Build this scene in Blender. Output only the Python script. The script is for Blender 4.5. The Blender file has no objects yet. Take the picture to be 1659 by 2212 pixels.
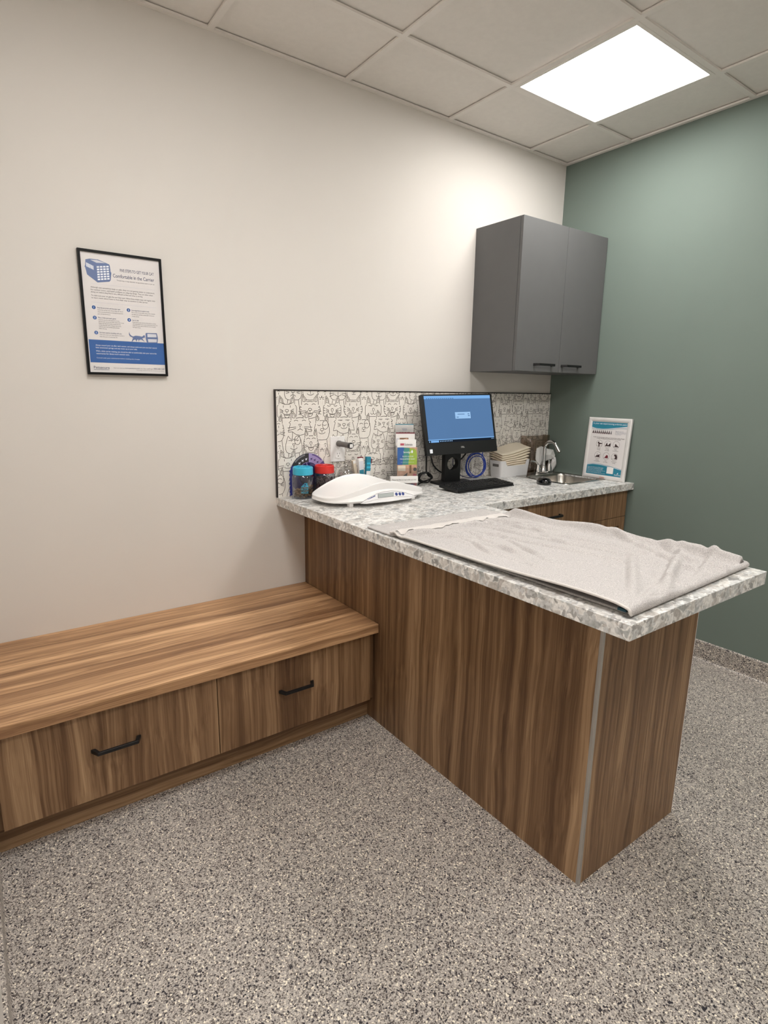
import bpy, bmesh, math, random
from mathutils import Vector, Matrix, geometry
random.seed(7)
C = bpy.context.scene.collection
scene = bpy.context.scene
PI = math.pi
# ------------------------------------------------------------------ materials
def lin(c):
    return tuple((v/255/12.92 if v/255 <= .04045 else ((v/255+.055)/1.055)**2.4) for v in c)
class NT:
    def __init__(s, name):
        s.m = bpy.data.materials.new(name); s.m.use_nodes = True
        s.t = s.m.node_tree; s.t.nodes.clear()
        s.out = s.n('ShaderNodeOutputMaterial')
    def n(s, typ, **kw):
        d = s.t.nodes.new(typ)
        for k, v in kw.items():
            if k.startswith('i_'):
                key = k[2:]; key = int(key) if key.isdigit() else key.replace('_', ' ')
                d.inputs[key].default_value = v
            else: setattr(d, k, v)
        return d
    def l(s, a, b): s.t.links.new(a, b)
    def ramp(s, stops, interp='LINEAR'):
        r = s.n('ShaderNodeValToRGB'); cr = r.color_ramp; cr.interpolation = interp
        while len(cr.elements) < len(stops): cr.elements.new(.5)
        for e, (p, c) in zip(cr.elements, stops):
            e.position = p; e.color = (*c, 1)
        return r
    def coords(s, scale=(1, 1, 1), loc=(0, 0, 0)):
        tc = s.n('ShaderNodeTexCoord'); mp = s.n('ShaderNodeMapping')
        mp.inputs['Scale'].default_value = scale; mp.inputs['Location'].default_value = loc
        s.l(tc.outputs['Object'], mp.inputs['Vector']); return mp.outputs[0]
    def bump(s, h, strength, dist):
        b = s.n('ShaderNodeBump', i_Strength=strength, i_Distance=dist); s.l(h, b.inputs['Height']); return b.outputs[0]
    def bsdf(s, rough=.5, metal=0, spec=.5):
        b = s.n('ShaderNodeBsdfPrincipled'); b.inputs['Roughness'].default_value = rough
        b.inputs['Metallic'].default_value = metal; b.inputs['Specular IOR Level'].default_value = spec
        s.l(b.outputs[0], s.out.inputs[0]); return b
def plain(name, rgb, rough=.5, metal=0, spec=.5, var=.05, scale=12, bump=0, bscale=300, bdist=.001):
    """flat coloured material with a faint procedural mottling"""
    N = NT(name); b = N.bsdf(rough, metal, spec); c = lin(rgb)
    co = N.coords((scale,)*3); nz = N.n('ShaderNodeTexNoise'); nz.inputs['Scale'].default_value = 1; nz.inputs['Detail'].default_value = 3
    N.l(co, nz.inputs['Vector'])
    r = N.ramp([(.3, tuple(v*(1-var) for v in c)), (.7, tuple(min(1, v*(1+var)) for v in c))])
    N.l(nz.outputs['Fac'], r.inputs[0]); N.l(r.outputs[0], b.inputs['Base Color'])
    if bump:
        n2 = N.n('ShaderNodeTexNoise'); n2.inputs['Scale'].default_value = bscale; N.l(N.coords(), n2.inputs['Vector'])
        N.l(N.bump(n2.outputs['Fac'], bump, bdist), b.inputs['Normal'])
    return N.m
def emis(name, rgb, k=1.0):
    N = NT(name); e = N.n('ShaderNodeEmission'); c = lin(rgb)
    nz = N.n('ShaderNodeTexNoise'); nz.inputs['Scale'].default_value = 5; N.l(N.coords(), nz.inputs['Vector'])
    r = N.ramp([(.3, tuple(v*.97 for v in c)), (.7, c)]); N.l(nz.outputs['Fac'], r.inputs[0])
    N.l(r.outputs[0], e.inputs['Color']); e.inputs['Strength'].default_value = k
    N.l(e.outputs[0], N.out.inputs[0]); return N.m
def clear(name, rgb, gloss=.12, rough=.03):
    """thin clear plastic: mostly straight-through, with a soft reflection"""
    N = NT(name); t = N.n('ShaderNodeBsdfTransparent'); t.inputs[0].default_value = (*lin(rgb), 1)
    g = N.n('ShaderNodeBsdfGlossy'); g.inputs['Roughness'].default_value = rough
    mx = N.n('ShaderNodeMixShader'); lw = N.n('ShaderNodeLayerWeight', i_Blend=.35)
    mm = N.n('ShaderNodeMath', operation='MULTIPLY_ADD'); mm.inputs[1].default_value = .55; mm.inputs[2].default_value = gloss*.4
    N.l(lw.outputs['Facing'], mm.inputs[0]); N.l(mm.outputs[0], mx.inputs[0])
    N.l(t.outputs[0], mx.inputs[1]); N.l(g.outputs[0], mx.inputs[2]); N.l(mx.outputs[0], N.out.inputs[0]); return N.m
def wood(name, axis='Z', off=0., gain=1.0):
    N = NT(name); b = N.bsdf(.42, 0, .35)
    def sc(a, l):
        v = [a, a, a]; v['XYZ'.index(axis)] = l; return tuple(v)
    warp = N.n('ShaderNodeTexNoise'); warp.inputs['Scale'].default_value = 1; warp.inputs['Detail'].default_value = 2
    N.l(N.coords(sc(7, 2.2), (off, off, off)), warp.inputs['Vector'])
    tc = N.n('ShaderNodeTexCoord'); ad = N.n('ShaderNodeVectorMath', operation='MULTIPLY_ADD')
    ad.inputs[1].default_value = (.045,)*3
    sub = N.n('ShaderNodeVectorMath', operation='SUBTRACT'); sub.inputs[1].default_value = (.5,)*3
    N.l(warp.outputs['Color'], sub.inputs[0]); N.l(sub.outputs[0], ad.inputs[0]); N.l(tc.outputs['Object'], ad.inputs[2])
    def noise(a, l, det, rough=.55):
        mp = N.n('ShaderNodeMapping'); mp.inputs['Scale'].default_value = sc(a, l); mp.inputs['Location'].default_value = (off*3+a, off+2, off*2)
        N.l(ad.outputs[0], mp.inputs['Vector'])
        nz = N.n('ShaderNodeTexNoise'); nz.inputs['Scale'].default_value = 1; nz.inputs['Detail'].default_value = det; nz.inputs['Roughness'].default_value = rough
        N.l(mp.outputs[0], nz.inputs['Vector']); return nz.outputs['Fac']
    A = noise(17, .25, 1); B = noise(62, .5, 4, .6); D = noise(330, 2.2, 2)
    def mad(x, k, y=None):
        m = N.n('ShaderNodeMath', operation='MULTIPLY_ADD'); m.inputs[1].default_value = k; N.l(x, m.inputs[0])
        if y is None: m.inputs[2].default_value = 0
        else: N.l(y, m.inputs[2])
        return m.outputs[0]
    v = mad(D, .16, mad(B, .42, mad(A, .42)))
    g = lambda c: tuple(min(1, x*gain) for x in lin(c))
    r = N.ramp([(.33, g((84, 58, 39))), (.43, g((114, 85, 60))), (.50, g((137, 106, 77))), (.57, g((159, 127, 95))), (.68, g((190, 157, 122)))])
    N.l(v, r.inputs[0])
    # thin dark growth lines
    L = noise(95, .35, 1); rr = N.ramp([(.40, (0, 0, 0)), (.435, (1, 1, 1))]); N.l(L, rr.inputs[0])
    mx = N.n('ShaderNodeMix', data_type='RGBA', blend_type='MULTIPLY'); mx.inputs['Factor'].default_value = .45
    N.l(r.outputs[0], mx.inputs['A']); 
    rb = N.ramp([(0, (.55, .48, .42)), (1, (1, 1, 1))]); N.l(rr.outputs[0], rb.inputs[0]); N.l(rb.outputs[0], mx.inputs['B'])
    N.l(mx.outputs['Result'], b.inputs['Base Color'])
    N.l(N.bump(D, .12, .0006), b.inputs['Normal'])
    return N.m
def flake_floor(name):
    N = NT(name); b = N.bsdf(.38, 0, .4)
    nz = N.n('ShaderNodeTexNoise'); nz.inputs['Scale'].default_value = 420; nz.inputs['Detail'].default_value = 2
    N.l(N.coords(), nz.inputs['Vector'])
    ad = N.n('ShaderNodeVectorMath', operation='MULTIPLY_ADD'); ad.inputs[1].default_value = (.0025,)*3
    N.l(nz.outputs['Color'], ad.inputs[0]); N.l(N.coords(), ad.inputs[2])
    def vor(scale, off):
        mp = N.n('ShaderNodeMapping'); mp.inputs['Scale'].default_value = (scale,)*3; mp.inputs['Location'].default_value = (off,)*3
        mp.inputs['Rotation'].default_value = (.3, .2, off)
        N.l(ad.outputs[0], mp.inputs['Vector'])
        v = N.n('ShaderNodeTexVoronoi'); v.inputs['Scale'].default_value = 1; N.l(mp.outputs[0], v.inputs['Vector'])
        s = N.n('ShaderNodeSeparateColor'); N.l(v.outputs['Color'], s.inputs[0]); return s
    s1 = vor(390, .3); s2 = vor(255, 1.7)
    r1 = N.ramp([(0, lin((70, 64, 61))), (.11, lin((122, 115, 110))), (.26, lin((160, 153, 147))), (.52, lin((184, 177, 170))), (.80, lin((198, 190, 182))), (.93, lin((224, 215, 201)))], 'CONSTANT')
    N.l(s1.outputs[0], r1.inputs[0])
    r2 = N.ramp([(0, lin((42, 39, 46))), (.07, lin((98, 90, 86))), (.12, lin((150, 143, 138))), (.95, lin((240, 232, 216)))], 'CONSTANT')
    N.l(s2.outputs[0], r2.inputs[0])
    r3 = N.ramp([(0, (1, 1, 1)), (.12, (0, 0, 0)), (.95, (1, 1, 1))], 'CONSTANT'); N.l(s2.outputs[0], r3.inputs[0])
    mx = N.n('ShaderNodeMix', data_type='RGBA'); N.l(r3.outputs[0], mx.inputs['Factor']); N.l(r1.outputs[0], mx.inputs['A']); N.l(r2.outputs[0], mx.inputs['B'])
    N.l(mx.outputs['Result'], b.inputs['Base Color'])
    N.l(N.bump(s1.outputs[1], .15, .0006), b.inputs['Normal'])
    return N.m
def stone(name):
    N = NT(name); b = N.bsdf(.3, 0, .45)
    nz = N.n('ShaderNodeTexNoise'); nz.inputs['Scale'].default_value = 38; nz.inputs['Detail'].default_value = 4
    N.l(N.coords(), nz.inputs['Vector'])
    ad = N.n('ShaderNodeVectorMath', operation='MULTIPLY_ADD'); ad.inputs[1].default_value = (.03,)*3
    N.l(nz.outputs['Color'], ad.inputs[0]); N.l(N.coords(), ad.inputs[2])
    def vor(scale, rot, feat='F1'):
        mp = N.n('ShaderNodeMapping'); mp.inputs['Scale'].default_value = tuple(scale); mp.inputs['Rotation'].default_value = (0, 0, rot)
        N.l(ad.outputs[0], mp.inputs['Vector'])
        v = N.n('ShaderNodeTexVoronoi', feature=feat); v.inputs['Scale'].default_value = 1
        if feat != 'F1': v.inputs['Smoothness'].default_value = .35
        N.l(mp.outputs[0], v.inputs['Vector'])
        s = N.n('ShaderNodeSeparateColor'); N.l(v.outputs['Color'], s.inputs[0]); return s
    s1 = vor((24, 34, 32), .5, 'SMOOTH_F1'); s2 = vor((64, 96, 80), 1.1)
    r1 = N.ramp([(.08, lin((150, 149, 147))), (.20, lin((184, 186, 185))), (.38, lin((214, 214, 212))), (.50, lin((236, 234, 231))), (.72, lin((220, 217, 212))), (.90, lin((190, 185, 180)))])
    N.l(s1.outputs[0], r1.inputs[0])
    r2 = N.ramp([(0, lin((172, 170, 168))), (.18, lin((208, 208, 207))), (.45, lin((238, 236, 233))), (.85, lin((198, 193, 188)))], 'CONSTANT')
    N.l(s2.outputs[0], r2.inputs[0])
    f = N.ramp([(.48, (0, 0, 0)), (.52, (1, 1, 1))]); n3 = N.n('ShaderNodeTexNoise'); n3.inputs['Scale'].default_value = 32; N.l(N.coords(), n3.inputs['Vector']); N.l(n3.outputs['Fac'], f.inputs[0])
    mx = N.n('ShaderNodeMix', data_type='RGBA'); N.l(f.outputs[0], mx.inputs['Factor']); N.l(r1.outputs[0], mx.inputs['A']); N.l(r2.outputs[0], mx.inputs['B'])
    n4 = N.n('ShaderNodeTexNoise'); n4.inputs['Scale'].default_value = 110; n4.inputs['Detail'].default_value = 4; N.l(N.coords(), n4.inputs['Vector'])
    r4 = N.ramp([(.36, (.70, .70, .69)), (.56, (1, 1, 1))]); N.l(n4.outputs['Fac'], r4.inputs[0])
    m2 = N.n('ShaderNodeMix', data_type='RGBA', blend_type='MULTIPLY'); m2.inputs['Factor'].default_value = .85
    N.l(mx.outputs['Result'], m2.inputs['A']); N.l(r4.outputs[0], m2.inputs['B']); N.l(m2.outputs['Result'], b.inputs['Base Color'])
    return N.m
def terry(name):
    N = NT(name); b = N.bsdf(.95, 0, .05)
    n1 = N.n('ShaderNodeTexNoise'); n1.inputs['Scale'].default_value = 420; n1.inputs['Detail'].default_value = 3; N.l(N.coords(), n1.inputs['Vector'])
    v = N.n('ShaderNodeTexVoronoi'); v.inputs['Scale'].default_value = 480; N.l(N.coords(), v.inputs['Vector'])
    r = N.ramp([(.3, lin((158, 154, 153))), (.55, lin((187, 183, 181))), (.75, lin((208, 204, 201)))]); N.l(n1.outputs['Fac'], r.inputs[0])
    N.l(r.outputs[0], b.inputs['Base Color'])
    N.l(N.bump(v.outputs['Distance'], .3, .0008), b.inputs['Normal']); return N.m
M = {}
M['cream'] = plain('cream wall paint', (216, 211, 205), .85, var=.012, scale=3, bump=.06, bscale=250)
M['green'] = plain('green wall paint', (114, 126, 119), .7, spec=.25, var=.02, scale=3, bump=.06, bscale=250)
M['tile'] = plain('ceiling tile', (226, 221, 215), .95, var=.02, scale=40, bump=.25, bscale=380)
M['grid'] = plain('ceiling grid paint', (228, 223, 217), .6, var=.01)
M['floor'] = flake_floor('flake floor')
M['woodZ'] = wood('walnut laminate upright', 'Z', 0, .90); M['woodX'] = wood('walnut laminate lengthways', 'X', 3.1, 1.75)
M['woodD'] = wood('walnut laminate drawers', 'Z', 5.7, .92); M['woodE'] = wood('walnut laminate edge', 'X', 8.2, .85)
M['stone'] = stone('terrazzo laminate')
M['grey'] = plain('grey cabinet laminate', (97, 97, 97), .5, spec=.3, var=.02)
M['black'] = plain('matt black metal', (18, 18, 19), .42, spec=.4)
M['fblack'] = plain('black frame', (9, 9, 10), .45, spec=.2)
M['bplast'] = plain('black plastic', (17, 17, 18), .4, spec=.45)
M['bgloss'] = plain('glossy black plastic', (8, 8, 9), .12, spec=.5)
M['alu'] = plain('brushed aluminium', (196, 194, 190), .35, 1)
M['silver'] = plain('silver frame', (222, 220, 218), .36, .15)
M['chrome'] = plain('chrome', (225, 225, 226), .07, 1, var=.01)
M['steel'] = plain('brushed stainless steel', (176, 172, 165), .26, 1, var=.04, scale=60)
M['white'] = plain('white plastic', (233, 231, 230), .35, spec=.4, var=.01)
M['whitesh'] = plain('white satin plastic', (224, 223, 224), .45, var=.01)
M['tileface'] = plain('white glazed tile', (231, 226, 219), .22, spec=.45, var=.015)
M['grout'] = plain('white grout', (240, 236, 228), .9)
M['ink'] = plain('dark line print', (74, 67, 62), .5)
M['trim'] = plain('bronze black trim', (38, 30, 30), .4)
M['paper'] = plain('poster paper', (222, 218, 217), .3, spec=.4, var=.01)
M['paperw'] = plain('white paper', (238, 236, 234), .7, var=.01)
M['pblue'] = plain('blue print', (52, 96, 160), .35); M['pslate'] = plain('slate blue print', (98, 116, 158), .4)
M['pdark'] = plain('dark blue print', (48, 62, 102), .4); M['pgrey'] = plain('grey print', (120, 118, 122), .5)
M['pwhite'] = plain('white print', (232, 236, 244), .4); M['ppale'] = plain('pale grey print', (205, 206, 214), .5)
M['teal'] = plain('teal print', (42, 128, 152), .4); M['maroon'] = plain('maroon print', (112, 32, 46), .45)
M['choco'] = plain('dark brown print', (62, 44, 46), .5); M['orange'] = plain('orange print', (226, 110, 66), .5)
M['bluelid'] = plain('turquoise plastic', (58, 176, 208), .3); M['redlid'] = plain('red plastic', (204, 44, 38), .3)
M['jar'] = clear('clear jar plastic', (238, 239, 244), .15); M['acryl'] = clear('clear acrylic', (246, 246, 246), .1)
M['glass'] = clear('clear glass', (236, 235, 234), .2); M['smoke'] = clear('smoked acrylic', (226, 216, 207), .03, .12)
M['kibble'] = plain('kibble', (124, 98, 68), .8, var=.35, scale=120); M['treat'] = plain('dark treats', (96, 74, 78), .7, var=.4, scale=90)
M['navy'] = plain('navy print', (26, 28, 82), .4); M['indigo'] = plain('indigo print', (56, 62, 140), .4)
M['lav'] = plain('lavender print', (160, 148, 196), .4); M['purple'] = plain('purple print', (98, 80, 140), .4); M['char'] = plain('charcoal print', (50, 49, 50), .45)
M['otg'] = plain('grey rubber', (104, 100, 97), .6); M['cloth'] = plain('cream towel paper', (226, 214, 194), .9, var=.02, bump=.1, bscale=600)
M['terry'] = terry('grey terry cloth'); M['hem'] = plain('woven hem', (204, 199, 195), .9, bump=.2, bscale=700)
M['tealcloth'] = plain('dark teal label cloth', (28, 66, 78), .8)
M['bluecab'] = plain('blue cable', (28, 66, 176), .4); M['lcd'] = plain('grey display glass', (170, 176, 174), .15)
M['bbtn'] = plain('blue button', (52, 66, 128), .4); M['skin'] = plain('warm photo print', (206, 164, 138), .4, var=.25, scale=40)
M['brown'] = plain('brown photo print', (128, 92, 62), .4, var=.2); M['lime'] = plain('lime print', (150, 176, 70), .4)
M['limemid'] = plain('green blue print', (70, 140, 132), .4); M['pink'] = plain('pink print', (196, 92, 110), .45)
M['slot'] = plain('dark slot', (30, 28, 26), .8)
S = 1.0
M['scr'] = emis('screen blue', (90, 126, 170), S); M['scrtop'] = emis('screen pale blue', (128, 180, 236), S)
M['scrdlg'] = emis('screen dialog', (160, 200, 242), S); M['scrdark'] = emis('screen dark', (26, 34, 46), S); M['scrmid'] = emis('screen shade', (70, 104, 146), S)
LAMP = 22.0
M['lamp'] = emis('lamp diffuser', (255, 252, 248), LAMP)
# ------------------------------------------------------------------ mesh building
class MB:
    def __init__(s): s.v = []; s.f = []; s.mi = []; s.mats = []
    def mat(s, m):
        if m not in s.mats: s.mats.append(m)
        return s.mats.index(m)
    def add(s, vs, fs, m):
        o = len(s.v); s.v += [tuple(v) for v in vs]; k = s.mat(m)
        for f in fs: s.f.append([i+o for i in f]); s.mi.append(k)
    def box(s, x0, x1, y0, y1, z0, z1, m, T=None):
        vs = [(x, y, z) for z in (z0, z1) for y in (y0, y1) for x in (x0, x1)]
        if T: vs = [T @ Vector(v) for v in vs]
        s.add(vs, [(0, 2, 3, 1), (4, 5, 7, 6), (0, 1, 5, 4), (2, 6, 7, 3), (0, 4, 6, 2), (1, 3, 7, 5)], m)
    def tube(s, path, r, m, seg=10, cap=True, closed=False):
        P = [Vector(p) for p in path]; n = len(P); rings = []; up = None
        for i in range(n):
            if closed: t = P[(i+1) % n]-P[i-1]
            else: t = P[min(i+1, n-1)]-P[max(i-1, 0)]
            t.normalize()
            if up is None: up = t.orthogonal().normalized()
            up = (up-t*up.dot(t)).normalized(); b = t.cross(up)
            rr = r[i] if isinstance(r, (list, tuple)) else r
            rings.append([P[i]+(up*math.cos(a)+b*math.sin(a))*rr for a in [2*PI*k/seg for k in range(seg)]])
        vs = [v for q in rings for v in q]; fs = []
        for i in range(n if closed else n-1):
            j = (i+1) % n
            for k in range(seg):
                k2 = (k+1) % seg; fs.append((i*seg+k, i*seg+k2, j*seg+k2, j*seg+k))
        if cap and not closed:
            fs.append(tuple(range(seg-1, -1, -1))); fs.append(tuple((n-1)*seg+k for k in range(seg)))
        s.add(vs, fs, m)
    def lathe(s, prof, c, m, seg=36):
        vs = []; fs = []
        for (r, z) in prof:
            for k in range(seg):
                a = 2*PI*k/seg; vs.append((c[0]+r*math.cos(a), c[1]+r*math.sin(a), c[2]+z))
        for i in range(len(prof)-1):
            for k in range(seg):
                k2 = (k+1) % seg; fs.append((i*seg+k, i*seg+k2, (i+1)*seg+k2, (i+1)*seg+k))
        if prof[0][0] > 1e-6: fs.append(tuple(range(seg-1, -1, -1)))
        if prof[-1][0] > 1e-6: fs.append(tuple((len(prof)-1)*seg+k for k in range(seg)))
        s.add(vs, fs, m)
    def prism(s, poly, lo, hi, m, axis=2, T=None):
        """extrude a closed outline between lo and hi along an axis (outline coordinates are the two others, in order)"""
        n = len(poly); vs = []
        for h in (lo, hi):
            for p in poly:
                v = [0, 0, 0]; o = [a for a in (0, 1, 2) if a != axis]; v[o[0]], v[o[1]], v[axis] = p[0], p[1], h
                vs.append(T @ Vector(v) if T else tuple(v))
        tris = geometry.tessellate_polygon([[Vector((p[0], p[1], 0)) for p in poly]])
        fs = [tuple(t) for t in tris]+[tuple(i+n for i in t) for t in tris]
        fs += [(i, (i+1) % n, n+(i+1) % n, n+i) for i in range(n)]
        s.add(vs, fs, m)
    def grid(s, fn, nu, nv, m):
        vs = [fn(i/(nu-1), j/(nv-1)) for i in range(nu) for j in range(nv)]
        s.add(vs, [(i*nv+j, (i+1)*nv+j, (i+1)*nv+j+1, i*nv+j+1) for i in range(nu-1) for j in range(nv-1)], m)
    def build(s, name, parent=None, loc=(0, 0, 0), smooth=False, bevel=0, merge=False, fixn=True, angle=35, seg=2):
        me = bpy.data.meshes.new(name)
        L = Vector(loc)
        me.from_pydata([tuple(Vector(v)-L) for v in s.v], [], s.f)
        for m in s.mats: me.materials.append(M[m] if isinstance(m, str) else m)
        me.polygons.foreach_set('material_index', s.mi)
        if fixn or merge:
            bm = bmesh.new(); bm.from_mesh(me)
            if merge: bmesh.ops.remove_doubles(bm, verts=bm.verts, dist=1e-5)
            bmesh.ops.recalc_face_normals(bm, faces=bm.faces); bm.to_mesh(me); bm.free()
        if smooth:
            me.polygons.foreach_set('use_smooth', [True]*len(me.polygons))
            me.set_sharp_from_angle(angle=math.radians(angle))
        me.update()
        o = bpy.data.objects.new(name, me); C.objects.link(o)
        if parent: o.parent = parent
        else: o.location = L
        if bevel:
            b = o.modifiers.new('bevel', 'BEVEL'); b.width = bevel; b.segments = seg; b.limit_method = 'ANGLE'; b.angle_limit = math.radians(40)
        return o
def tag(o, label, cat, group=None, kind=None):
    o['label'] = label
    if cat: o['category'] = cat
    if group: o['group'] = group
    if kind: o['kind'] = kind
    return o
def thing(name, label, cat, loc, group=None, rot=(0, 0, 0)):
    o = bpy.data.objects.new(name, None); C.objects.link(o); o.empty_display_size = .05
    o.location = loc; o.rotation_euler = rot
    return tag(o, label, cat, group)
def struct(o):
    o['kind'] = 'structure'; return o
_tc = {}
def text_tris(s):
    if s in _tc: return _tc[s]
    cu = bpy.data.curves.new('txt', 'FONT'); cu.body = s; cu.size = 1; cu.resolution_u = 3; cu.fill_mode = 'FRONT'
    o = bpy.data.objects.new('txt', cu); C.objects.link(o)
    dg = bpy.context.evaluated_depsgraph_get(); ev = o.evaluated_get(dg); me = ev.to_mesh()
    vs = [(v.co.x, v.co.y) for v in me.vertices]; fs = [tuple(p.vertices) for p in me.polygons]
    ev.to_mesh_clear(); bpy.data.objects.remove(o); bpy.data.curves.remove(cu)
    _tc[s] = (vs, fs); return _tc[s]
class Art:
    """flat printed matter laid on a plane: O origin, U right, V up, units metres; k scales the given numbers"""
    def __init__(s, mb, O, U, V, k=.001):
        s.mb = mb; s.O = Vector(O); s.U = Vector(U).normalized(); s.V = Vector(V).normalized(); s.N = s.U.cross(s.V); s.k = k
    def P(s, p, lay): return s.O+s.U*(p[0]*s.k)+s.V*(p[1]*s.k)+s.N*(.0003*lay)
    def poly(s, pts, m, lay=1):
        tr = geometry.tessellate_polygon([[Vector((p[0], p[1], 0)) for p in pts]])
        s.mb.add([s.P(p, lay) for p in pts], [tuple(t) for t in tr], m)
    def rect(s, x0, y0, x1, y1, m, lay=1): s.poly([(x0, y0), (x1, y0), (x1, y1), (x0, y1)], m, lay)
    def disc(s, x, y, r, m, lay=1, n=28): s.poly([(x+r*math.cos(2*PI*i/n), y+r*math.sin(2*PI*i/n)) for i in range(n)], m, lay)
    def ring(s, x, y, r, w, m, lay=1): s.line([(x+r*math.cos(2*PI*i/32), y+r*math.sin(2*PI*i/32)) for i in range(33)], w, m, lay)
    def line(s, pts, w, m, lay=1):
        for a, b in ribbons(pts, w): s.mb.add([s.P(p, lay) for p in a], b, m)
    def text(s, t, x, y, h, m, width=None, align='L', lay=2):
        vs, fs = text_tris(t)
        if not vs: return
        x0 = min(v[0] for v in vs); x1 = max(v[0] for v in vs); sy = h/.7
        sx = sy if width is None else width/(x1-x0)
        wd = (x1-x0)*sx; ox = x-{'L': 0, 'C': wd/2, 'R': wd}[align]
        s.mb.add([s.P((ox+(v[0]-x0)*sx, y+v[1]*sy), lay) for v in vs], fs, m)
def ribbons(pts, w):
    """a polyline as one mitred strip"""
    n = len(pts)
    if n < 2: return []
    L = []; R = []
    closed = n > 3 and abs(pts[0][0]-pts[-1][0])+abs(pts[0][1]-pts[-1][1]) < 1e-9
    for i in range(n):
        if closed: a = pts[i-1] if i > 0 else pts[n-2]; b = pts[i+1] if i < n-1 else pts[1]
        else: a = pts[max(i-1, 0)]; b = pts[min(i+1, n-1)]
        dx, dy = b[0]-a[0], b[1]-a[1]; d = math.hypot(dx, dy) or 1e-9
        nx, ny = -dy/d*w/2, dx/d*w/2
        L.append((pts[i][0]+nx, pts[i][1]+ny)); R.append((pts[i][0]-nx, pts[i][1]-ny))
    return [(L+R, [(i, n+i, n+i+1, i+1) for i in range(n-1)])]
# ------------------------------------------------------------------ room
H = 2.726; XL = -3.16; YF = -3.75
CT = .896; CB = .857
m = MB(); m.box(XL-.1, .1, YF-.1, .1, -.06, 0, 'floor'); struct(m.build('floor'))
m = MB(); m.box(XL-.1, .1, 0, .1, 0, H+.1, 'cream'); struct(m.build('wall_back'))
m = MB(); m.box(0, .1, YF-.1, 0, 0, H+.1, 'green'); struct(m.build('wall_right'))
m = MB(); m.box(XL-.1, XL, YF-.1, 0, 0, H+.1, 'cream'); struct(m.build('wall_left'))
m = MB(); m.box(XL, 0, YF-.1, YF, 0, H+.1, 'cream'); struct(m.build('wall_front'))
GX = [-.3435-.6096*k for k in range(5)]; GY = [-.42-.6096*k for k in range(6)]
XS = [0]+GX+[XL]; YS = [0]+GY+[YF]
lamps = [(1, 1), (4, 2), (1, 4), (4, 4)]
m = MB()
for i in range(len(XS)-1):
    for j in range(len(YS)-1):
        if (i, j) in lamps: continue
        m.box(XS[i+1], XS[i], YS[j+1], YS[j], H+.0125, H+.028, 'tile')
struct(m.build('ceiling'))
m = MB()
for x in GX: m.box(x-.012, x+.012, YF, -.0201, H, H+.0085, 'grid')
for y in GY:
    xs = [XL+.0201]+[g for x in reversed(GX) for g in (x-.0121, x+.0121)]+[-.0201]
    for a, b in zip(xs[0::2], xs[1::2]): m.box(a, b, y-.012, y+.012, H, H+.0085, 'grid')
m.box(XL, 0, -.02, 0, H, H+.0085, 'grid'); m.box(-.02, 0, YF, -.0201, H, H+.0085, 'grid'); m.box(XL, XL+.02, YF, -.0201, H, H+.0085, 'grid')
struct(m.build('trim_1'))
for n, (i, j) in enumerate(lamps):
    x1, x0, y1, y0 = XS[i], XS[i+1], YS[j], YS[j+1]
    t = thing('ceiling_light', ['square flush ceiling panel light glowing white above the sink corner', 'square flush ceiling panel light out over the bench end of the room', 'square flush ceiling panel light near the green wall, far from the sink corner', 'square flush ceiling panel light farthest from the sink corner, behind the bench light'][n], 'light', ((x0+x1)/2, (y0+y1)/2, H), 'ceiling panel lights')
    f = MB(); e = .016; z0, z1 = H-.002, H+.008; a0, a1, b0, b1 = x0+.012, x1-.012, y0+.012, y1-.012
    f.box(a0, a1, b0, b0+e, z0, z1, 'grid'); f.box(a0, a1, b1-e, b1, z0, z1, 'grid'); f.box(a0, a0+e, b0+e, b1-e, z0, z1, 'grid'); f.box(a1-e, a1, b0+e, b1-e, z0, z1, 'grid')
    f.build('frame', t, t.location, bevel=.001)
    f = MB(); f.box(a0+e, a1-e, b0+e, b1-e, H+.001, H+.012, 'lamp'); f.build('diffuser', t, t.location)
# coved flake skirting
def cove(name, a, b, inward):
    prof = [(0, .104), (.004, .104), (.0085, .101), (.010, .095), (.010, .014), (.0125, .006), (.018, .0015), (.024, 0), (0, 0)]
    A, B, I = Vector(a), Vector(b), Vector(inward); mb = MB(); n = len(prof)
    vs = [tuple(P+I*d+Vector((0, 0, z))) for P in (A, B) for d, z in prof]
    mb.add(vs, [(i, i+1, n+i+1, n+i) for i in range(n-1)]+[tuple(range(n)), tuple(range(2*n-1, n-1, -1))], 'floor')
    return struct(mb.build(name))
cove('baseboard_right', (0, -.60, 0), (0, YF, 0), (-1, 0, 0))
cove('baseboard_left', (XL, -.565, 0), (XL, YF, 0), (1, 0, 0))
cove('baseboard_front', (XL, YF, 0), (0, YF, 0), (0, 1, 0))
# ------------------------------------------------------------------ handles
def handle(mb, x0, x1, y, z, proj=.032, mat='black', w=.011):
    """flat bar pull with short angled feet, on a face looking towards -y"""
    o = [(x0, y), (x0+.013, y), (x0+.022, y-proj+.009), (x1-.022, y-proj+.009), (x1-.013, y), (x1, y), (x1, y-.004), (x1-.014, y-proj), (x0+.014, y-proj), (x0, y-.004)]
    mb.prism(o, z-w/2, z+w/2, mat, 2)
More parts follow.
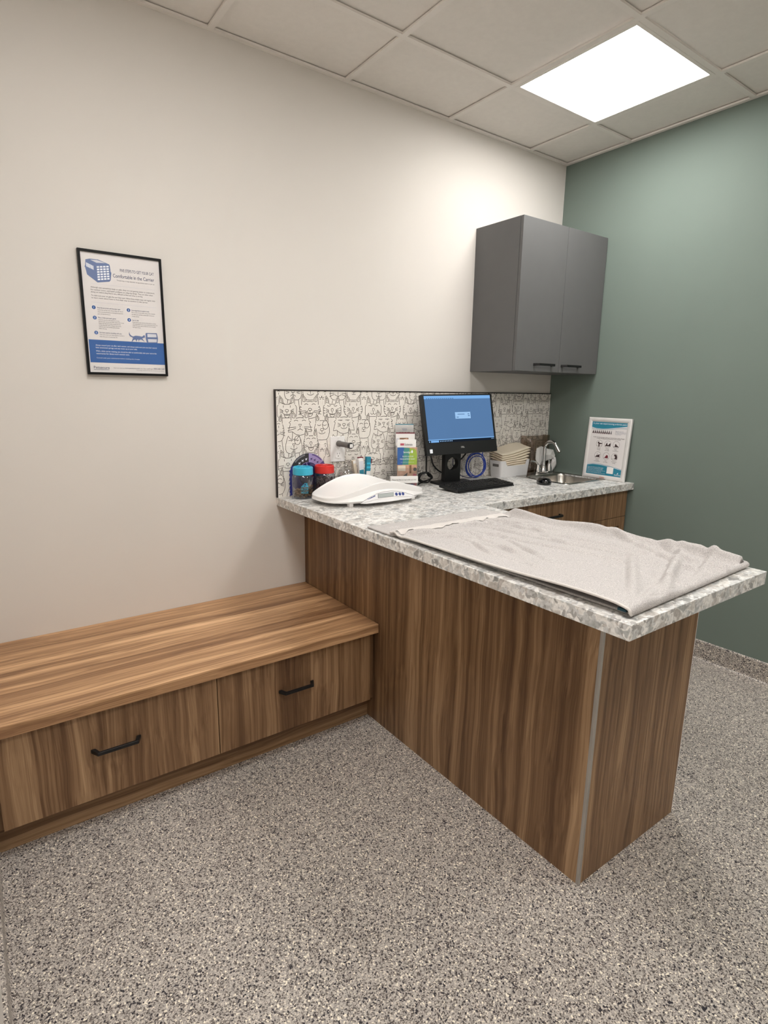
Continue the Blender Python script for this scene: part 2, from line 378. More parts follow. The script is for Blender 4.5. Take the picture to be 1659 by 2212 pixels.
# ------------------------------------------------------------------ bench
XP = -1.794
t = thing('storage_bench', 'long low walnut storage bench with two drawers under the framed poster', 'bench', (-2.48, -.32, 0))
L = t.location
m = MB(); m.box(XL+.001, XP-.002, -.64, -.001, .413, .452, 'woodX'); m.build('seat_top', t, L, bevel=.0012)
m = MB(); m.box(XL+.001, XP-.002, -.60, -.001, .10, .413, 'woodD'); m.build('carcass', t, L)
m = MB(); m.box(XL+.001, XP-.002, -.562, -.001, 0, .10, 'woodE'); m.build('toe_kick', t, L)
for x0, x1, lab in ((-3.128, -2.4765, 'left drawer front with black pull'), (-2.4735, -1.820, 'right drawer front with black pull')):
    m = MB(); m.box(x0, x1, -.620, -.601, .107, .410, 'woodD'); d = m.build('drawer', t, L, bevel=.0008); d['label'] = lab
    m = MB(); c = (-2.809 if x0 < -3 else -2.168); handle(m, c-.074, c+.074, -.620, .277); m.build('handle', d, L, bevel=.0012)
# ------------------------------------------------------------------ peninsula base
t = thing('peninsula_base', 'tall walnut panelled base holding up the long examination counter', 'cabinet', (-1.53, -.83, 0))
L = t.location
m = MB(); m.box(XP, XP+.018, -1.640, 0, 0, CB, 'woodZ'); m.build('side_panel', t, L, bevel=.0006)
m = MB(); m.box(XP+.010, -1.2755, -1.649, -1.631, 0, CB, 'woodZ'); m.build('end_panel', t, L, bevel=.0006)
m = MB(); m.box(XP-.001, XP+.0095, -1.650, -1.640, 0, CB, 'alu'); m.build('corner_trim', t, L, bevel=.001)
m = MB(); m.box(-1.2755, -1.273, -1.649, -1.631, 0, CB, 'whitesh'); m.build('edge_band', t, L)
m = MB(); m.box(-1.30, -1.275, -1.631, -.625, 0, CB, 'woodZ'); m.build('inner_panel', t, L)
# ------------------------------------------------------------------ sink cabinet
t = thing('sink_cabinet', 'walnut base cabinet under the sink beside the green wall', 'cabinet', (-.64, -.31, 0))
L = t.location
m = MB(); m.box(-1.272, -.95, -.60, -.585, .1, CB, 'woodD'); m.box(-.95, -.93, -.60, -.02, .1, CB, 'woodD'); m.box(-1.272, -.02, -.54, -.525, 0, .1, 'woodD')
m.box(-.93, -.04, -.598, -.58, .690, .71, 'woodD'); m.box(-.92, -.02, -.59, -.02, .1, .118, 'woodD'); m.build('carcass', t, L)
m = MB(); m.box(-1.262, -.9235, -.620, -.601, .108, CB-.004, 'woodD'); m.build('filler_panel', t, L, bevel=.0008)
m = MB(); m.box(-.9205, -.018, -.620, -.601, .7015, CB-.004, 'woodD'); d = m.build('drawer', t, L, bevel=.0008)
m = MB(); handle(m, -.775, -.627, -.620, .777); m.build('handle', d, L, bevel=.0012)
m = MB(); m.box(-.9205, -.018, -.620, -.601, .645, .6985, 'woodD'); m.box(-.069, -.018, -.620, -.601, .108, .645, 'woodD'); m.box(-.9205, -.5, -.620, -.601, .108, .645, 'woodD'); m.box(-.5, -.069, -.620, -.601, .108, .16, 'woodD')
m.build('open_front_frame', t, L, bevel=.0008)
# ------------------------------------------------------------------ counter
XW, YW, XR, YD = -1.941, -1.8025, -1.233, -.6457
hx0, hx1, hy0, hy1 = -.388, -.048, -.468, -.162
t = MB()
xs = [XW, XR, hx0, hx1, 0]; ys = [YW, YD, hy0, hy1, 0]
def solid(i, j):
    if not (0 <= i < 4 and 0 <= j < 4): return False
    if j == 0: return i == 0
    return not (i == 2 and j == 2)
for i in range(4):
    for j in range(4):
        if not solid(i, j): continue
        x0, x1, y0, y1 = xs[i], xs[i+1], ys[j], ys[j+1]
        for z in (CB, CT): t.add([(x0, y0, z), (x1, y0, z), (x1, y1, z), (x0, y1, z)], [(0, 1, 2, 3)], 'stone')
        for di, dj, a, b in ((-1, 0, (x0, y0), (x0, y1)), (1, 0, (x1, y0), (x1, y1)), (0, -1, (x0, y0), (x1, y0)), (0, 1, (x0, y1), (x1, y1))):
            if not solid(i+di, j+dj): t.add([(*a, CB), (*b, CB), (*b, CT), (*a, CT)], [(0, 1, 2, 3)], 'stone')
o = t.build('countertop', loc=(-1.2, -.5, CB), merge=True, bevel=.001)
tag(o, 'long L-shaped pale terrazzo-look countertop running from the wall out over the peninsula', 'countertop')
# ------------------------------------------------------------------ wall cabinet
t = thing('wall_cabinet', 'dark grey two-door wall cabinet hung in the corner above the sink', 'cabinet', (-.366, -.16, 1.508))
L = t.location
m = MB(); m.box(-.7215, -.009, -.314, 0, 1.508, 2.264, 'grey'); m.build('carcass', t, L, bevel=.0008)
for x0, x1, c, lab in ((-.7215, -.364, -.500, 'left door with black pull'), (-.361, -.009, -.266, 'right door with black pull')):
    m = MB(); m.box(x0, x1, -.3345, -.3165, 1.509, 2.2635, 'grey'); d = m.build('door', t, L, bevel=.0008); d['label'] = lab
    m = MB(); handle(m, c-.079, c+.079, -.3345, 1.5455, .034, 'black', .0125)
    m.build('handle', d, L, bevel=.001)
# ------------------------------------------------------------------ backsplash with its line-drawn cats
TW, TH = .2425, .2475
BX0, BX1, BZ0, BZ1 = -1.9365, -.001, CT, 1.388
def arcpts(cx, cy, rx, ry, a0, a1, n=14): return [(cx+rx*math.cos(math.radians(a0+(a1-a0)*i/n)), cy+ry*math.sin(math.radians(a0+(a1-a0)*i/n))) for i in range(n+1)]
def rrect(cx, cy, rx, ry, r, n=5):
    p = []
    for sx, sy, a in ((1, 1, 0), (-1, 1, 90), (-1, -1, 180), (1, -1, 270)): p += arcpts(cx+sx*(rx-r), cy+sy*(ry-r), r, r, a, a+90, n)
    return p
def inpoly(p, poly):
    x, y = p; c = False; j = len(poly)-1
    for i in range(len(poly)):
        xi, yi = poly[i]; xj, yj = poly[j]
        if (yi > y) != (yj > y) and x < (xj-xi)*(y-yi)/(yj-yi)+xi: c = not c
        j = i
    return c
class El:
    def __init__(s): s.fills = []; s.strokes = []
def face(e, cx, cy, sx, rnd, style=None):
    """eyes, nose, mouth and whiskers around (cx, cy); y grows upwards; sx is the half width"""
    ey = cy+.030; ex = sx*.36; k = rnd.choice(['up', 'down', 'dash', 'bar', 'browbar'])
    for s in (-1, 1):
        x = cx+s*ex
        if k == 'up': e.strokes.append(arcpts(x, ey-.003, .010, .007, 15, 165))
        elif k == 'down': e.strokes.append(arcpts(x, ey+.004, .010, .006, 195, 345))
        elif k == 'dash': e.strokes += [[(x-.012, ey), (x+.012, ey)], [(x+.003, ey-.001), (x+.003, ey-.005)]]
        elif k == 'bar': e.strokes.append([(x, ey-.006), (x, ey+.006)])
        else: e.strokes += [[(x, ey-.008), (x, ey+.002)], arcpts(x, ey+.008, .007, .004, 10, 170)]
    ny = cy+.008; k = rnd.choice(['oval', 'tri', 'drop', 'oval'])
    if k == 'oval': e.strokes.append(arcpts(cx, ny, .009, .0055, 0, 360))
    elif k == 'tri': e.strokes.append([(cx-.008, ny+.006), (cx+.008, ny+.006), (cx, ny-.006), (cx-.008, ny+.006)])
    else: e.strokes.append(arcpts(cx, ny+.002, .006, .007, -60, 240)+[(cx, ny-.008)])
    e.strokes.append([(cx, ny-.006), (cx, ny-.015)])
    my = ny-.015; k = rnd.choice(['w', 'smile', 'open', 'frown', 'flat', 'smile'])
    if k == 'w':
        for s in (-1, 1): e.strokes.append(arcpts(cx+s*.008, my+.001, .008, .008, 180, 360))
    elif k == 'smile': e.strokes.append(arcpts(cx, my+.008, .020, .013, 205, 335))
    elif k == 'open': e.strokes += [arcpts(cx, my+.010, .024, .013, 200, 340), arcpts(cx, my-.002, .014, .016, 180, 360), [(cx-.012, my-.006), (cx+.012, my-.006)]]
    elif k == 'frown': e.strokes.append(arcpts(cx, my-.012, .014, .011, 20, 160))
    else: e.strokes += [[(cx-.011, my), (cx+.011, my)]]
    w = rnd.choice([0, 1, 2, 2])
    for s in (-1, 1):
        if w == 1:
            for q in (-1, 0, 1): e.strokes.append([(cx+s*.019, ny-.003+q*.003), (cx+s*.036, ny-.001+q*.009)])
        elif w == 2:
            for q in (0, 1): e.strokes.append([(cx+s*.021, ny-.006-q*.006), (cx+s*(sx*1.12), ny-.009-q*.014)])
        for q in range(3): 
            if w != 1: e.strokes.append([(cx+s*(.011+.004*(q % 2)), ny-.004-.003*q), (cx+s*(.0118+.004*(q % 2)), ny-.004-.003*q)])
def ear(cx, cy, w, h, lean):
    return [(cx-w/2, cy-.012), (cx-w/2+lean*.4, cy+h*.55), (cx+lean, cy+h), (cx+w*.35+lean*.5, cy+h*.5), (cx+w/2, cy-.012)]
def cat(els, kind, cx, cy, rx, ry, rnd):
    b = El(); bw = rx*rnd.uniform(.62, .75)
    bp = [(cx-bw, cy), (cx-bw*1.0, cy-ry*1.0), (cx-bw*1.3, cy-ry-.07), (cx+bw*1.3, cy-ry-.07), (cx+bw*1.0, cy-ry), (cx+bw, cy)]
    b.fills.append(bp); b.strokes += [bp[0:3], bp[3:6]]; els.append(b)
    e = El()
    if kind == 'square': head = rrect(cx, cy, rx, ry, .016)
    elif kind == 'round': head = arcpts(cx, cy, rx, ry, 0, 360, 40)[:-1]
    elif kind == 'shaggy':
        q = [(.0, 1.), (.45, .92), (.75, .68), (1.0, .45), (.86, .34), (.95, .0), (1.06, -.62), (.72, -.56), (.4, -.86), (0, -1.0)]
        head = [(cx+rx*a, cy+ry*b2) for a, b2 in q]+[(cx-rx*a, cy+ry*b2) for a, b2 in q[-2:0:-1]]
    elif kind == 'tall':
        q = [(0, 1), (.4, .97), (.7, .85), (.88, .6), (.98, .2), (1, -.2), (.9, -.6), (.72, -.9), (.5, -1.02), (0, -1.05)]
        head = [(cx+rx*a, cy+ry*b2) for a, b2 in q]+[(cx-rx*a, cy+ry*b2) for a, b2 in q[-2:0:-1]]
    else:                                                            # pointed: the ears grow out of the outline
        q = [(0, .8), (.38, .8), (.66, 1.22), (.84, .7), (.98, .1), (1, -.4), (.88, -.8), (.6, -.98), (0, -1.0)]
        head = [(cx+rx*a, cy+ry*b2) for a, b2 in q]+[(cx-rx*a, cy+ry*b2) for a, b2 in q[-2:0:-1]]
    ears = []
    if kind != 'pointed':
        ew = rx*.46; eh = .040; top = cy+ry*({'square': 1.0, 'round': .80, 'shaggy': .80, 'tall': .84}[kind])
        for s in (-1, 1):
            p = ear(0, 0, ew, eh, ew*.28); p = [(cx+s*(rx*.58+x), top+y) for x, y in p]; ears.append(p)
            q2 = [(-ew*.22, .002), (-ew*.12, eh*.42), (ew*.18, eh*.70), (ew*.26, .004)]
            q2 = [(cx+s*(rx*.58+x), top+.004+y) for x, y in q2]; e.strokes.append(q2+[q2[0]])
    def clip_out(pts, polys):
        res = []; cur = []
        for p in densify(pts):
            if any(inpoly(p, q) for q in polys):
                if len(cur) > 1: res.append(cur)
                cur = []
            else: cur.append(p)
        if len(cur) > 1: res.append(cur)
        return res
    e.strokes += clip_out(head+[head[0]], ears)
    for p in ears: e.strokes += clip_out(p, [head])
    e.fills = [head]+ears
    if rnd.random() < .3:
        for s in (-1, 1):
            for q in range(3): e.strokes.append([(cx+s*rx*.97, cy+.014-q*.012), (cx+s*rx*.80, cy+.012-q*.012)])
    elif rnd.random() < .3:
        e.strokes.append(arcpts(cx+rx*.45, cy+.024, .016, .021, 0, 360))
    face(e, cx, cy-(.006 if kind != 'shaggy' else .004), rx, rnd)
    els.append(e)
def densify(pts, step=.004):
    out = [pts[0]]
    for a, b in zip(pts, pts[1:]):
        d = math.hypot(b[0]-a[0], b[1]-a[1]); n = max(1, int(d/step))
        out += [(a[0]+(b[0]-a[0])*i/n, a[1]+(b[1]-a[1])*i/n) for i in range(1, n+1)]
    return out
rnd = random.Random(11)
els = []
ztop = BZ1+.001
for row in range(3):                                                 # rows from the top; each lower band stands in front
    z = ztop-row*TH
    for c in range(-1, 9):                                           # heads cut by the joint between two tile rows
        x = -1.941+c*TW
        cat(els, 'pointed', x+.375*TW, z-.02*TH, .178*TW, .150*TH, rnd)
        cat(els, 'tall', x+.75*TW, z-.005*TH, .165*TW, .160*TH, rnd)
        e = El(); sx = x
        for s in (-1, 1):
            e.strokes += [arcpts(sx+s*.018, z-.006, .005, .004, 0, 180), [(sx+s*.018, z-.010), (sx+s*.018, z-.018)], arcpts(sx+s*.006, z-.026, .007, .006, 60*s+90, 60*s+90+s*200), [(sx+s*.004, z-.038), (sx+s*.012, z-.038)]]
        els.append(e)
    if row == 2: break
    for c in range(-1, 9):
        x = -1.941+c*TW
        cat(els, 'square', x+.24*TW, z-.375*TH, .203*TW, .125*TH, rnd)
        cat(els, 'round', x+.737*TW, z-.355*TH, .226*TW, .160*TH, rnd)
    for c in range(-1, 9):
        x = -1.941+c*TW
        cat(els, 'tall', x+.0*TW, z-.745*TH, .172*TW, .185*TH, rnd)
        cat(els, 'shaggy', x+.515*TW, z-.665*TH, .238*TW, .168*TH, rnd)
t = thing('tiled_backsplash', 'white wall tiles covered in line drawn cat faces behind the counter', 'backsplash', (-.97, 0, CT))
L = t.location
m = MB(); m.box(BX0, BX1, -.0098, -.0006, BZ0, BZ1, 'grout')
for c in range(8):
    for r in range(2):
        x0 = max(BX0, -1.941+c*TW+.001); x1 = min(BX1, -1.941+(c+1)*TW-.001)
        m.box(x0, x1, -.0103, -.0098, max(BZ0, BZ1-(r+1)*TH+.0012), BZ1-r*TH-.0012, 'tileface')
def bbox(p): return min(q[0] for q in p), max(q[0] for q in p), min(q[1] for q in p), max(q[1] for q in p)
fl = [[(bbox(p), p) for p in e.fills] for e in els]
LW = .0022
for i, e in enumerate(els):
    front = [q for f in fl[i+1:] for q in f]
    for st in e.strokes:
        sb = bbox(st); near = [p for b, p in front if b[0] <= sb[1] and b[1] >= sb[0] and b[2] <= sb[3] and b[3] >= sb[2]]
        cur = []; pieces = []
        for p in densify(st):
            ok = BX0 < p[0] < BX1 and BZ0 < p[1] < BZ1 and not any(inpoly(p, q) for q in near)
            if ok: cur.append(p)
            else:
                if len(cur) > 1: pieces.append(cur)
                cur = []
        if len(cur) > 1: pieces.append(cur)
        for pc in pieces:
            for a, f in ribbons(pc, LW): m.add([(p[0], -.0108, p[1]) for p in a], f, 'ink')
m.build('tile_panel', t, L, fixn=False)
m = MB(); m.box(-1.9435, BX0, -.0125, -.0006, BZ0, BZ1+.006, 'trim'); m.box(BX0, -.0006, -.0125, -.0006, BZ1, BZ1+.006, 'trim'); m.build('edge_trim', t, L, bevel=.0008)
# ------------------------------------------------------------------ framed poster on the cream wall
px0, px1, pz0, pz1 = -2.698, -2.408, 1.439, 1.879
t = thing('framed_poster', 'black framed blue and white cat carrier poster hung on the cream wall', 'poster', (-2.553, 0, 1.659))
L = t.location
m = MB(); e = .0085; D = .018
m.box(px0, px1, -D, -.0005, pz0, pz0+e, 'fblack'); m.box(px0, px1, -D, -.0005, pz1-e, pz1, 'fblack'); m.box(px0, px0+e, -D, -.0005, pz0+e, pz1-e, 'fblack'); m.box(px1-e, px1, -D, -.0005, pz0+e, pz1-e, 'fblack')
m.build('frame', t, L)
m = MB(); m.box(px0+e, px1-e, -.012, -.002, pz0+e, pz1-e, 'paper')
A = Art(m, (px0, -.0121, pz0), (1, 0, 0), (0, 0, 1))
A.poly([(25.1, 404.7), (38.9, 408.8), (66.3, 409.5), (103.9, 397.4), (105.7, 392.3), (106.6, 372.7), (108.9, 368.7), (104.5, 341.8), (99.9, 336.8), (59.5, 329.6), (26.4, 353.6), (22.3, 376.6), (20.5, 380.6), (23, 385.2)], 'pslate')
for i in range(4):
    for j in range(6):
        def q(a, b): return (59.4+(102.6-59.4)*a+(.5-1*.5)*b, 387+(394-387)*a-(51.5+a*(-.9))*b)
        a0, a1, b0, b1 = i/4+.03, (i+1)/4-.03, j/6+.03, (j+1)/6-.03
        A.poly([q(a0, b1), q(a1, b1), q(a1, b0), q(a0, b0)], 'pwhite', 2)
for i in range(7):
    x0 = 26.2+i*3.5; y = 395-i*1.4; A.poly([(x0, y-14), (x0+2.4, y-15), (x0+2.4, y-1), (x0, y)], 'pwhite', 2)
A.poly([(40.8, 405.4), (63, 407.3), (91.2, 400.2), (61.1, 397.4)], 'ppale', 2)
A.text('FIVE STEPS TO GET YOUR CAT', 139.5, 376.3, 10.4, 'pdark', 120.5)
A.text('Comfortable in the Carrier', 113.5, 354, 12.6, 'pdark', 146.5)
A.text('The best steps to help make their vet appointment easier on your cat', 125.4, 342.6, 4.4, 'pgrey', 135)
A.line([(36, 324.4), (262, 324.4)], .8, 'ppale'); A.line([(32, 259.5), (262, 259.5)], .8, 'ppale')
for y, w, s in ((309.6, 225, 'Although cats sometimes keep us calm, they are not getting easier to understand,'), (301, 218, 'like outdoor rovers, and health problems are often by design. They are often taken'), (293, 180, 'along just before they find it very difficult to find out what is wrong.'),
                (281, 225, 'To make sure your cat gets the care they need, follow these simple steps and regular visits'), (272.8, 198, 'to learn more about how to find their way to comfort in the carrier.')):
    A.text(s, 34, y, 5.0, 'pgrey', w)
for n, (x, y) in enumerate([(39.3, 241.3), (159.3, 241.8), (39.7, 205), (159.2, 206), (40.4, 152)]):
    A.disc(x, y, 6.5, 'pblue'); A.text(str(n+1), x, y-3.2, 6.4, 'pwhite', None, 'C')
def para(x, y, w, head, hw, lines, pitch=7.2):
    A.text(head, x, y-1, 4.8, 'pdark', hw)
    for i, s in enumerate(lines): A.text(s, x, y-8-i*pitch, 4.0, 'pgrey', min(w, w*len(s)/max(len(q2) for q2 in lines)))
para(51, 240, 88, 'Keep the cat carrier with the door open', 79, ['Leave the carrier out where they can see it', 'when you are at home so the carrier becomes', 'part of the furniture'])
para(170, 241, 86, 'Encourage them to explore inside', 64, ['Put a treat or toy inside along with a blanket', 'to make your cat feel comfortable and secure', 'in the carrier'])
para(51.5, 205, 88, 'Play a hide and seek game', 61, ['Close the door for a few seconds at a time', 'then let your cat out and offer praise with a treat', 'Repeat each day and slowly increase the time', 'so that they get used to being in the carrier', 'with the door shut and feel quite at home', 'before the trip'], 6.3)
para(170.5, 205, 92, 'Let it be', 23, ['Never force your cat into the carrier, as they', 'will remember it as a scary experience and it can', 'make the next visit to the vet more stressful', 'for both of you'], 6.2)
para(51.2, 152, 86, 'Get them used to travelling with you', 77, ['Take some short car trips together so that it', 'feels like part of everyday life'])
A.poly([(155.7, 162.5), (154.3, 154.3), (157, 146.3), (164.8, 143.4), (168.1, 140.2), (164.2, 131.6), (161.6, 126.8), (165.1, 127.5), (170.5, 134), (177.1, 135), (180.1, 127), (182.9, 135.4), (187.6, 135.8), (187.7, 126.3), (190.5, 134.8), (198.1, 136.6), (204.9, 132.3), (210.5, 127.5), (206.2, 134.8), (201.8, 140.4), (206.7, 143.1), (212.6, 144.8), (211.8, 151.8), (209.6, 154), (205.9, 150.9), (201, 147.4), (191.8, 149.1), (177.9, 149.6), (168.5, 146.1), (160.6, 150.1), (156.9, 155.7)], 'pslate', 3)
A.poly([(217.1, 162.2), (257.6, 163.8), (260.9, 144.9), (258.1, 126.7), (218.6, 124.3), (214.7, 140.2), (215.3, 159.2)], 'pslate', 3)
A.poly([(221.7, 159.2), (255, 160), (256.1, 148.2), (221.7, 146.7)], 'ppale', 4); A.poly([(222.3, 139.6), (256.4, 141), (255.1, 129.4), (223.5, 127.8)], 'ppale', 4)
A.rect(12.5, 44, 281.4, 126.5, 'pblue')
for y, w, s in ((104.8, 219, 'Always reward your cat after each session, and always make sure you use their natural'), (96, 146, 'little emotional springs and any treats up at your side.'), (83.5, 217, 'With a little carrier training, you should be able to comfortably take your cat to the'), (74.5, 117, 'veterinarian for those much needed visits.'), (59.8, 153, 'Consult with your veterinarian before making any changes')):
    A.text(s, 34.5, y, 5.2 if y > 70 else 3.4, 'pwhite', w)
A.text('Petsecure', 22, 21.8, 9.6, 'pdark', 54.5); A.line([(21.5, 18.5), (75.5, 18.5)], 1.3, 'pdark')
A.text('Find out more at', 91, 24.2, 3.8, 'pgrey', 38); A.text('www.petsecure.com', 131, 24.6, 4.4, 'pdark', 54); A.text('or by calling', 188, 25, 3.6, 'pgrey', 44); A.text('1.800.268.1169', 235, 25.2, 5, 'pdark', 43)
A.text('Coverage underwritten by insurance company', 172.7, 18.6, 2.8, 'pgrey', 103)
m.build('print', t, L, fixn=False)
# ------------------------------------------------------------------ wall outlet with the gadget plugged in
t = thing('wall_outlet', 'white double wall socket plate on the cat tiles', 'outlet', (-1.611, -.0103, 1.110))
L = t.location
m = MB(); m.box(-1.655, -1.572, -.0165, -.0109, 1.047, 1.172, 'white'); m.build('cover_plate', t, L, bevel=.002)
for z in (1.137, 1.083):
    m = MB(); m.prism(rrect(-1.611, z, .0165, .0185, .006, 4), -.0185, -.0166, 'white', 1)
    for dx in (-.006, .006): m.box(-1.611+dx-.0009, -1.611+dx+.0009, -.0188, -.0185, z+.001, z+.008, 'slot')
    m.prism(arcpts(-1.611, z-.008, .0025, .0025, 0, 330, 10), -.0188, -.0185, 'slot', 1); m.build('receptacle', t, L)
for z in (1.160, 1.110, 1.060):
    m = MB(); m.prism(arcpts(-1.611, z, .0028, .0028, 0, 330, 12), -.0172, -.0166, 'silver', 1); m.build('screw', t, L)
def ycyl(mb, c, prof, mat, seg=24, ax=(0, -1, 0)):
    d = Vector(ax).normalized(); u = d.orthogonal().normalized(); w = d.cross(u); vs = []; n = len(prof); fs = []
    for r, h in prof:
        for k in range(seg): a = 2*PI*k/seg; vs.append(Vector(c)+d*h+(u*math.cos(a)+w*math.sin(a))*r)
    for i in range(n-1):
        for k in range(seg): k2 = (k+1) % seg; fs.append((i*seg+k, i*seg+k2, (i+1)*seg+k2, (i+1)*seg+k))
    fs += [tuple(range(seg)), tuple((n-1)*seg+k for k in range(seg))]
    mb.add(vs, fs, mat)
t = thing('otoscope_handle', 'grey rubber charging handle plugged into the wall socket', 'handle', (-1.611, -.019, 1.137))
L = t.location; ax = (.02, -1, -.02); c0 = Vector((-1.611, -.0192, 1.137)); d = Vector(ax).normalized()
m = MB(); ycyl(m, c0, [(.0135, 0), (.0150, .002), (.0150, .014), (.0128, .016)], 'otg', ax=ax); m.build('plug_collar', t, L, smooth=True)
m = MB(); pr = [(.0128, 0)]
for i in range(12): pr += [(.0132, .004+i*.0062), (.0132, .0080+i*.0062), (.0126, .0088+i*.0062), (.0126, .0098+i*.0062)]
ycyl(m, c0+d*.016, pr+[(.0128, .082)], 'otg', ax=ax); m.build('grip', t, L, smooth=True)
m = MB(); ycyl(m, c0+d*.0985, [(.0142, 0), (.0150, .003), (.0150, .013), (.0140, .0155)], 'char', ax=ax); m.build('end_ring', t, L, smooth=True)
m = MB(); c1 = c0+d*.1146; m.box(c1.x-.0082, c1.x+.0082, c1.y-.0006, c1.y+.0004, c1.z-.0082, c1.z+.0082, 'paperw')
A = Art(m, (c1.x, c1.y-.0007, c1.z), (1, 0, 0), (0, 0, 1)); A.line([(-4, 1), (4, 1)], 1.2, 'pgrey'); A.line([(-3, -2), (3, -2)], 1, 'pgrey'); m.build('end_label', t, L, fixn=False)
# ------------------------------------------------------------------ condition wheel chart leaning on the tiles
t = thing('wheel_chart', 'round card chart in black, lavender and blue leaning behind the jars', 'chart', (-1.775, -.018, CT))
L = t.location; cx, cz, y0 = -1.776, .9975, -.0135
m = MB(); m.prism(arcpts(cx, cz, .0995, .0995, 0, 354, 60), y0-.0015, y0, 'navy', 1)
A = Art(m, (cx, y0-.0016, cz), (1, 0, 0), (0, 0, 1))
def sector(r0, r1, a0, a1, mat, lay):
    n = max(3, int(abs(a1-a0)/6)); A.poly([(r1*math.cos(math.radians(a0+(a1-a0)*i/n)), r1*math.sin(math.radians(a0+(a1-a0)*i/n))) for i in range(n+1)]+[(r0*math.cos(math.radians(a1+(a0-a1)*i/n)), r0*math.sin(math.radians(a1+(a0-a1)*i/n))) for i in range(n+1)], mat, lay)
sector(56, 99, 90, 152, 'char', 1); sector(56, 99, 36, 89, 'lav', 1); sector(56, 99, -30, 35, 'purple', 1); sector(56, 99, 153, 250, 'indigo', 1); sector(56, 99, 250, 330, 'char', 1)
sector(90, 97, 102, 140, 'pgrey', 2); sector(91, 97, 42, 78, 'purple', 2); sector(56, 58, 92, 152, 'lav', 2)
for a, mat in ((100, 'pwhite'), (116, 'pwhite'), (132, 'pwhite'), (147, 'pwhite'), (78, 'navy'), (63, 'navy'), (48, 'navy'), (165, 'pwhite'), (185, 'pwhite')):
    x, y = 73*math.cos(math.radians(a)), 73*math.sin(math.radians(a))
    A.poly([(x-6, y+4), (x-4, y+1), (x-4, y-6), (x-2, y-6), (x-2, y-2), (x+2, y-2), (x+2, y-6), (x+4, y-6), (x+4, y+2), (x+7, y+6), (x+3, y+5), (x+1, y+2)], mat, 2)
A.poly([(-13, 56), (-8, 52), (-3, 28), (-7, 30)], 'lav', 2); A.line([(8, 49), (22, 46), (34, 40)], 1.2, 'lav', 2); A.line([(8, 44), (21, 41), (31, 35)], 1.0, 'lav', 2)
m.build('wheel_card', t, L, fixn=False)
m = MB(); m.prism([(cx-.1040+.005*(i % 2), cz+.022-.010*i) for i in range(13)]+[(cx-.085, cz-.095), (cx-.085, cz+.03)], y0-.0032, y0-.0018, 'indigo', 1); m.build('tab', t, L)
# ------------------------------------------------------------------ treat jars
def jar(name, label, x, y, lid, fill, art):
    t = thing(name, label, 'jar', (x, y, CT)); L = t.location; c = (x, y, CT)
    m = MB(); m.lathe([(.0, .0005), (.044, .0005), (.049, .004), (.051, .012), (.051, .098), (.049, .106), (.045, .1105), (.0435, .113)], c, 'jar', 44)
    b = m.build('jar_body', t, L, smooth=True)
    m = MB(); m.lathe([(.0445, .111), (.0470, .112), (.0475, .117), (.0472, .134), (.0478, .138), (.0465, .145), (.0430, .148), (.0405, .1475), (.0385, .1425), (0, .1425)], c, lid, 44)
    for a in range(0, 360, 60): m.box(x-.003, x+.003, y+.008, y+.036, CT+.1425, CT+.1465, lid, Matrix.Translation(Vector((x, y, 0))) @ Matrix.Rotation(math.radians(a), 4, 'Z') @ Matrix.Translation(Vector((-x, -y, 0))))
    m.build('lid', t, L, smooth=True)
    if art:
        m = MB()
        def wrap(p, lay): a = math.radians(-106)+(p[0])/.0515; rr = .0512+.0003*lay; return (x+rr*math.cos(a), y+rr*math.sin(a), CT+p[1])
        def poly(pts, mat, lay):
            tr = geometry.tessellate_polygon([[Vector((p[0], p[1], 0)) for p in pts]]); m.add([wrap(p, lay) for p in pts], [tuple(q) for q in tr], mat)
        k = .001
        poly([(-19*k, 58*k), (-19*k, 62*k), (-1*k, 79*k), (5*k, 73*k), (5*k, 78*k), (9*k, 77*k), (10*k, 68*k), (15*k, 62*k), (15*k, 58*k)], 'bluelid', 1)
        poly([(p[0], p[1]) for p in arcpts(-1*k, 71*k, 4*k, 4*k, 0, 330, 10)], 'pdark', 2); poly([(p[0], p[1]) for p in arcpts(-3*k, 62.5*k, 2.6*k, 2.6*k, 0, 330, 8)], 'pdark', 2)
        for s, z in (('BLOOR', 44), ('HOUSE', 29)):
            vs, fs = text_tris(s); x0 = min(v[0] for v in vs); x1 = max(v[0] for v in vs)
            m.add([wrap(((v[0]-x0)/(x1-x0)*.034-.019, z*k+v[1]/.7*.0105), 1) for v in vs], fs, 'bluelid')
        m.build('label_print', t, L, fixn=False)
    rnd2 = random.Random(int(-x*1000)); m = MB()
    for i in range(150 if art else 110):
        a = rnd2.uniform(0, 2*PI); rr = .041*math.sqrt(rnd2.random()); h = rnd2.uniform(.008, (.042 if art else .085))
        if art: h *= 1.15-.3*math.cos(a-2.6)*rr/.041
        w = Matrix.Translation(Vector((x+rr*math.cos(a), y+rr*math.sin(a), CT+h))) @ Matrix.Rotation(rnd2.uniform(0, 6), 4, Vector((rnd2.random(), rnd2.random(), rnd2.random()+.01)))
        s = .0062 if art else .0085
        bm = bmesh.new(); bmesh.ops.create_icosphere(bm, subdivisions=1, radius=s); 
        m.add([w @ Vector((v.co.x*1.25, v.co.y, v.co.z*.62)) for v in bm.verts], [[v.index for v in f.verts] for f in bm.faces], fill); bm.free()
    k = m.build('kibble' if art else 'treats', loc=(x, y, CT+.003), smooth=True, angle=60)
    tag(k, 'brown kibble filling the bottom of the turquoise-lidded jar' if art else 'dark dog treats filling the red-lidded jar', 'pet food', None, 'stuff')
jar('treat_jar', 'clear treat jar with turquoise lid and blue house print at the counter end', -1.838, -.074, 'bluelid', 'kibble', True)
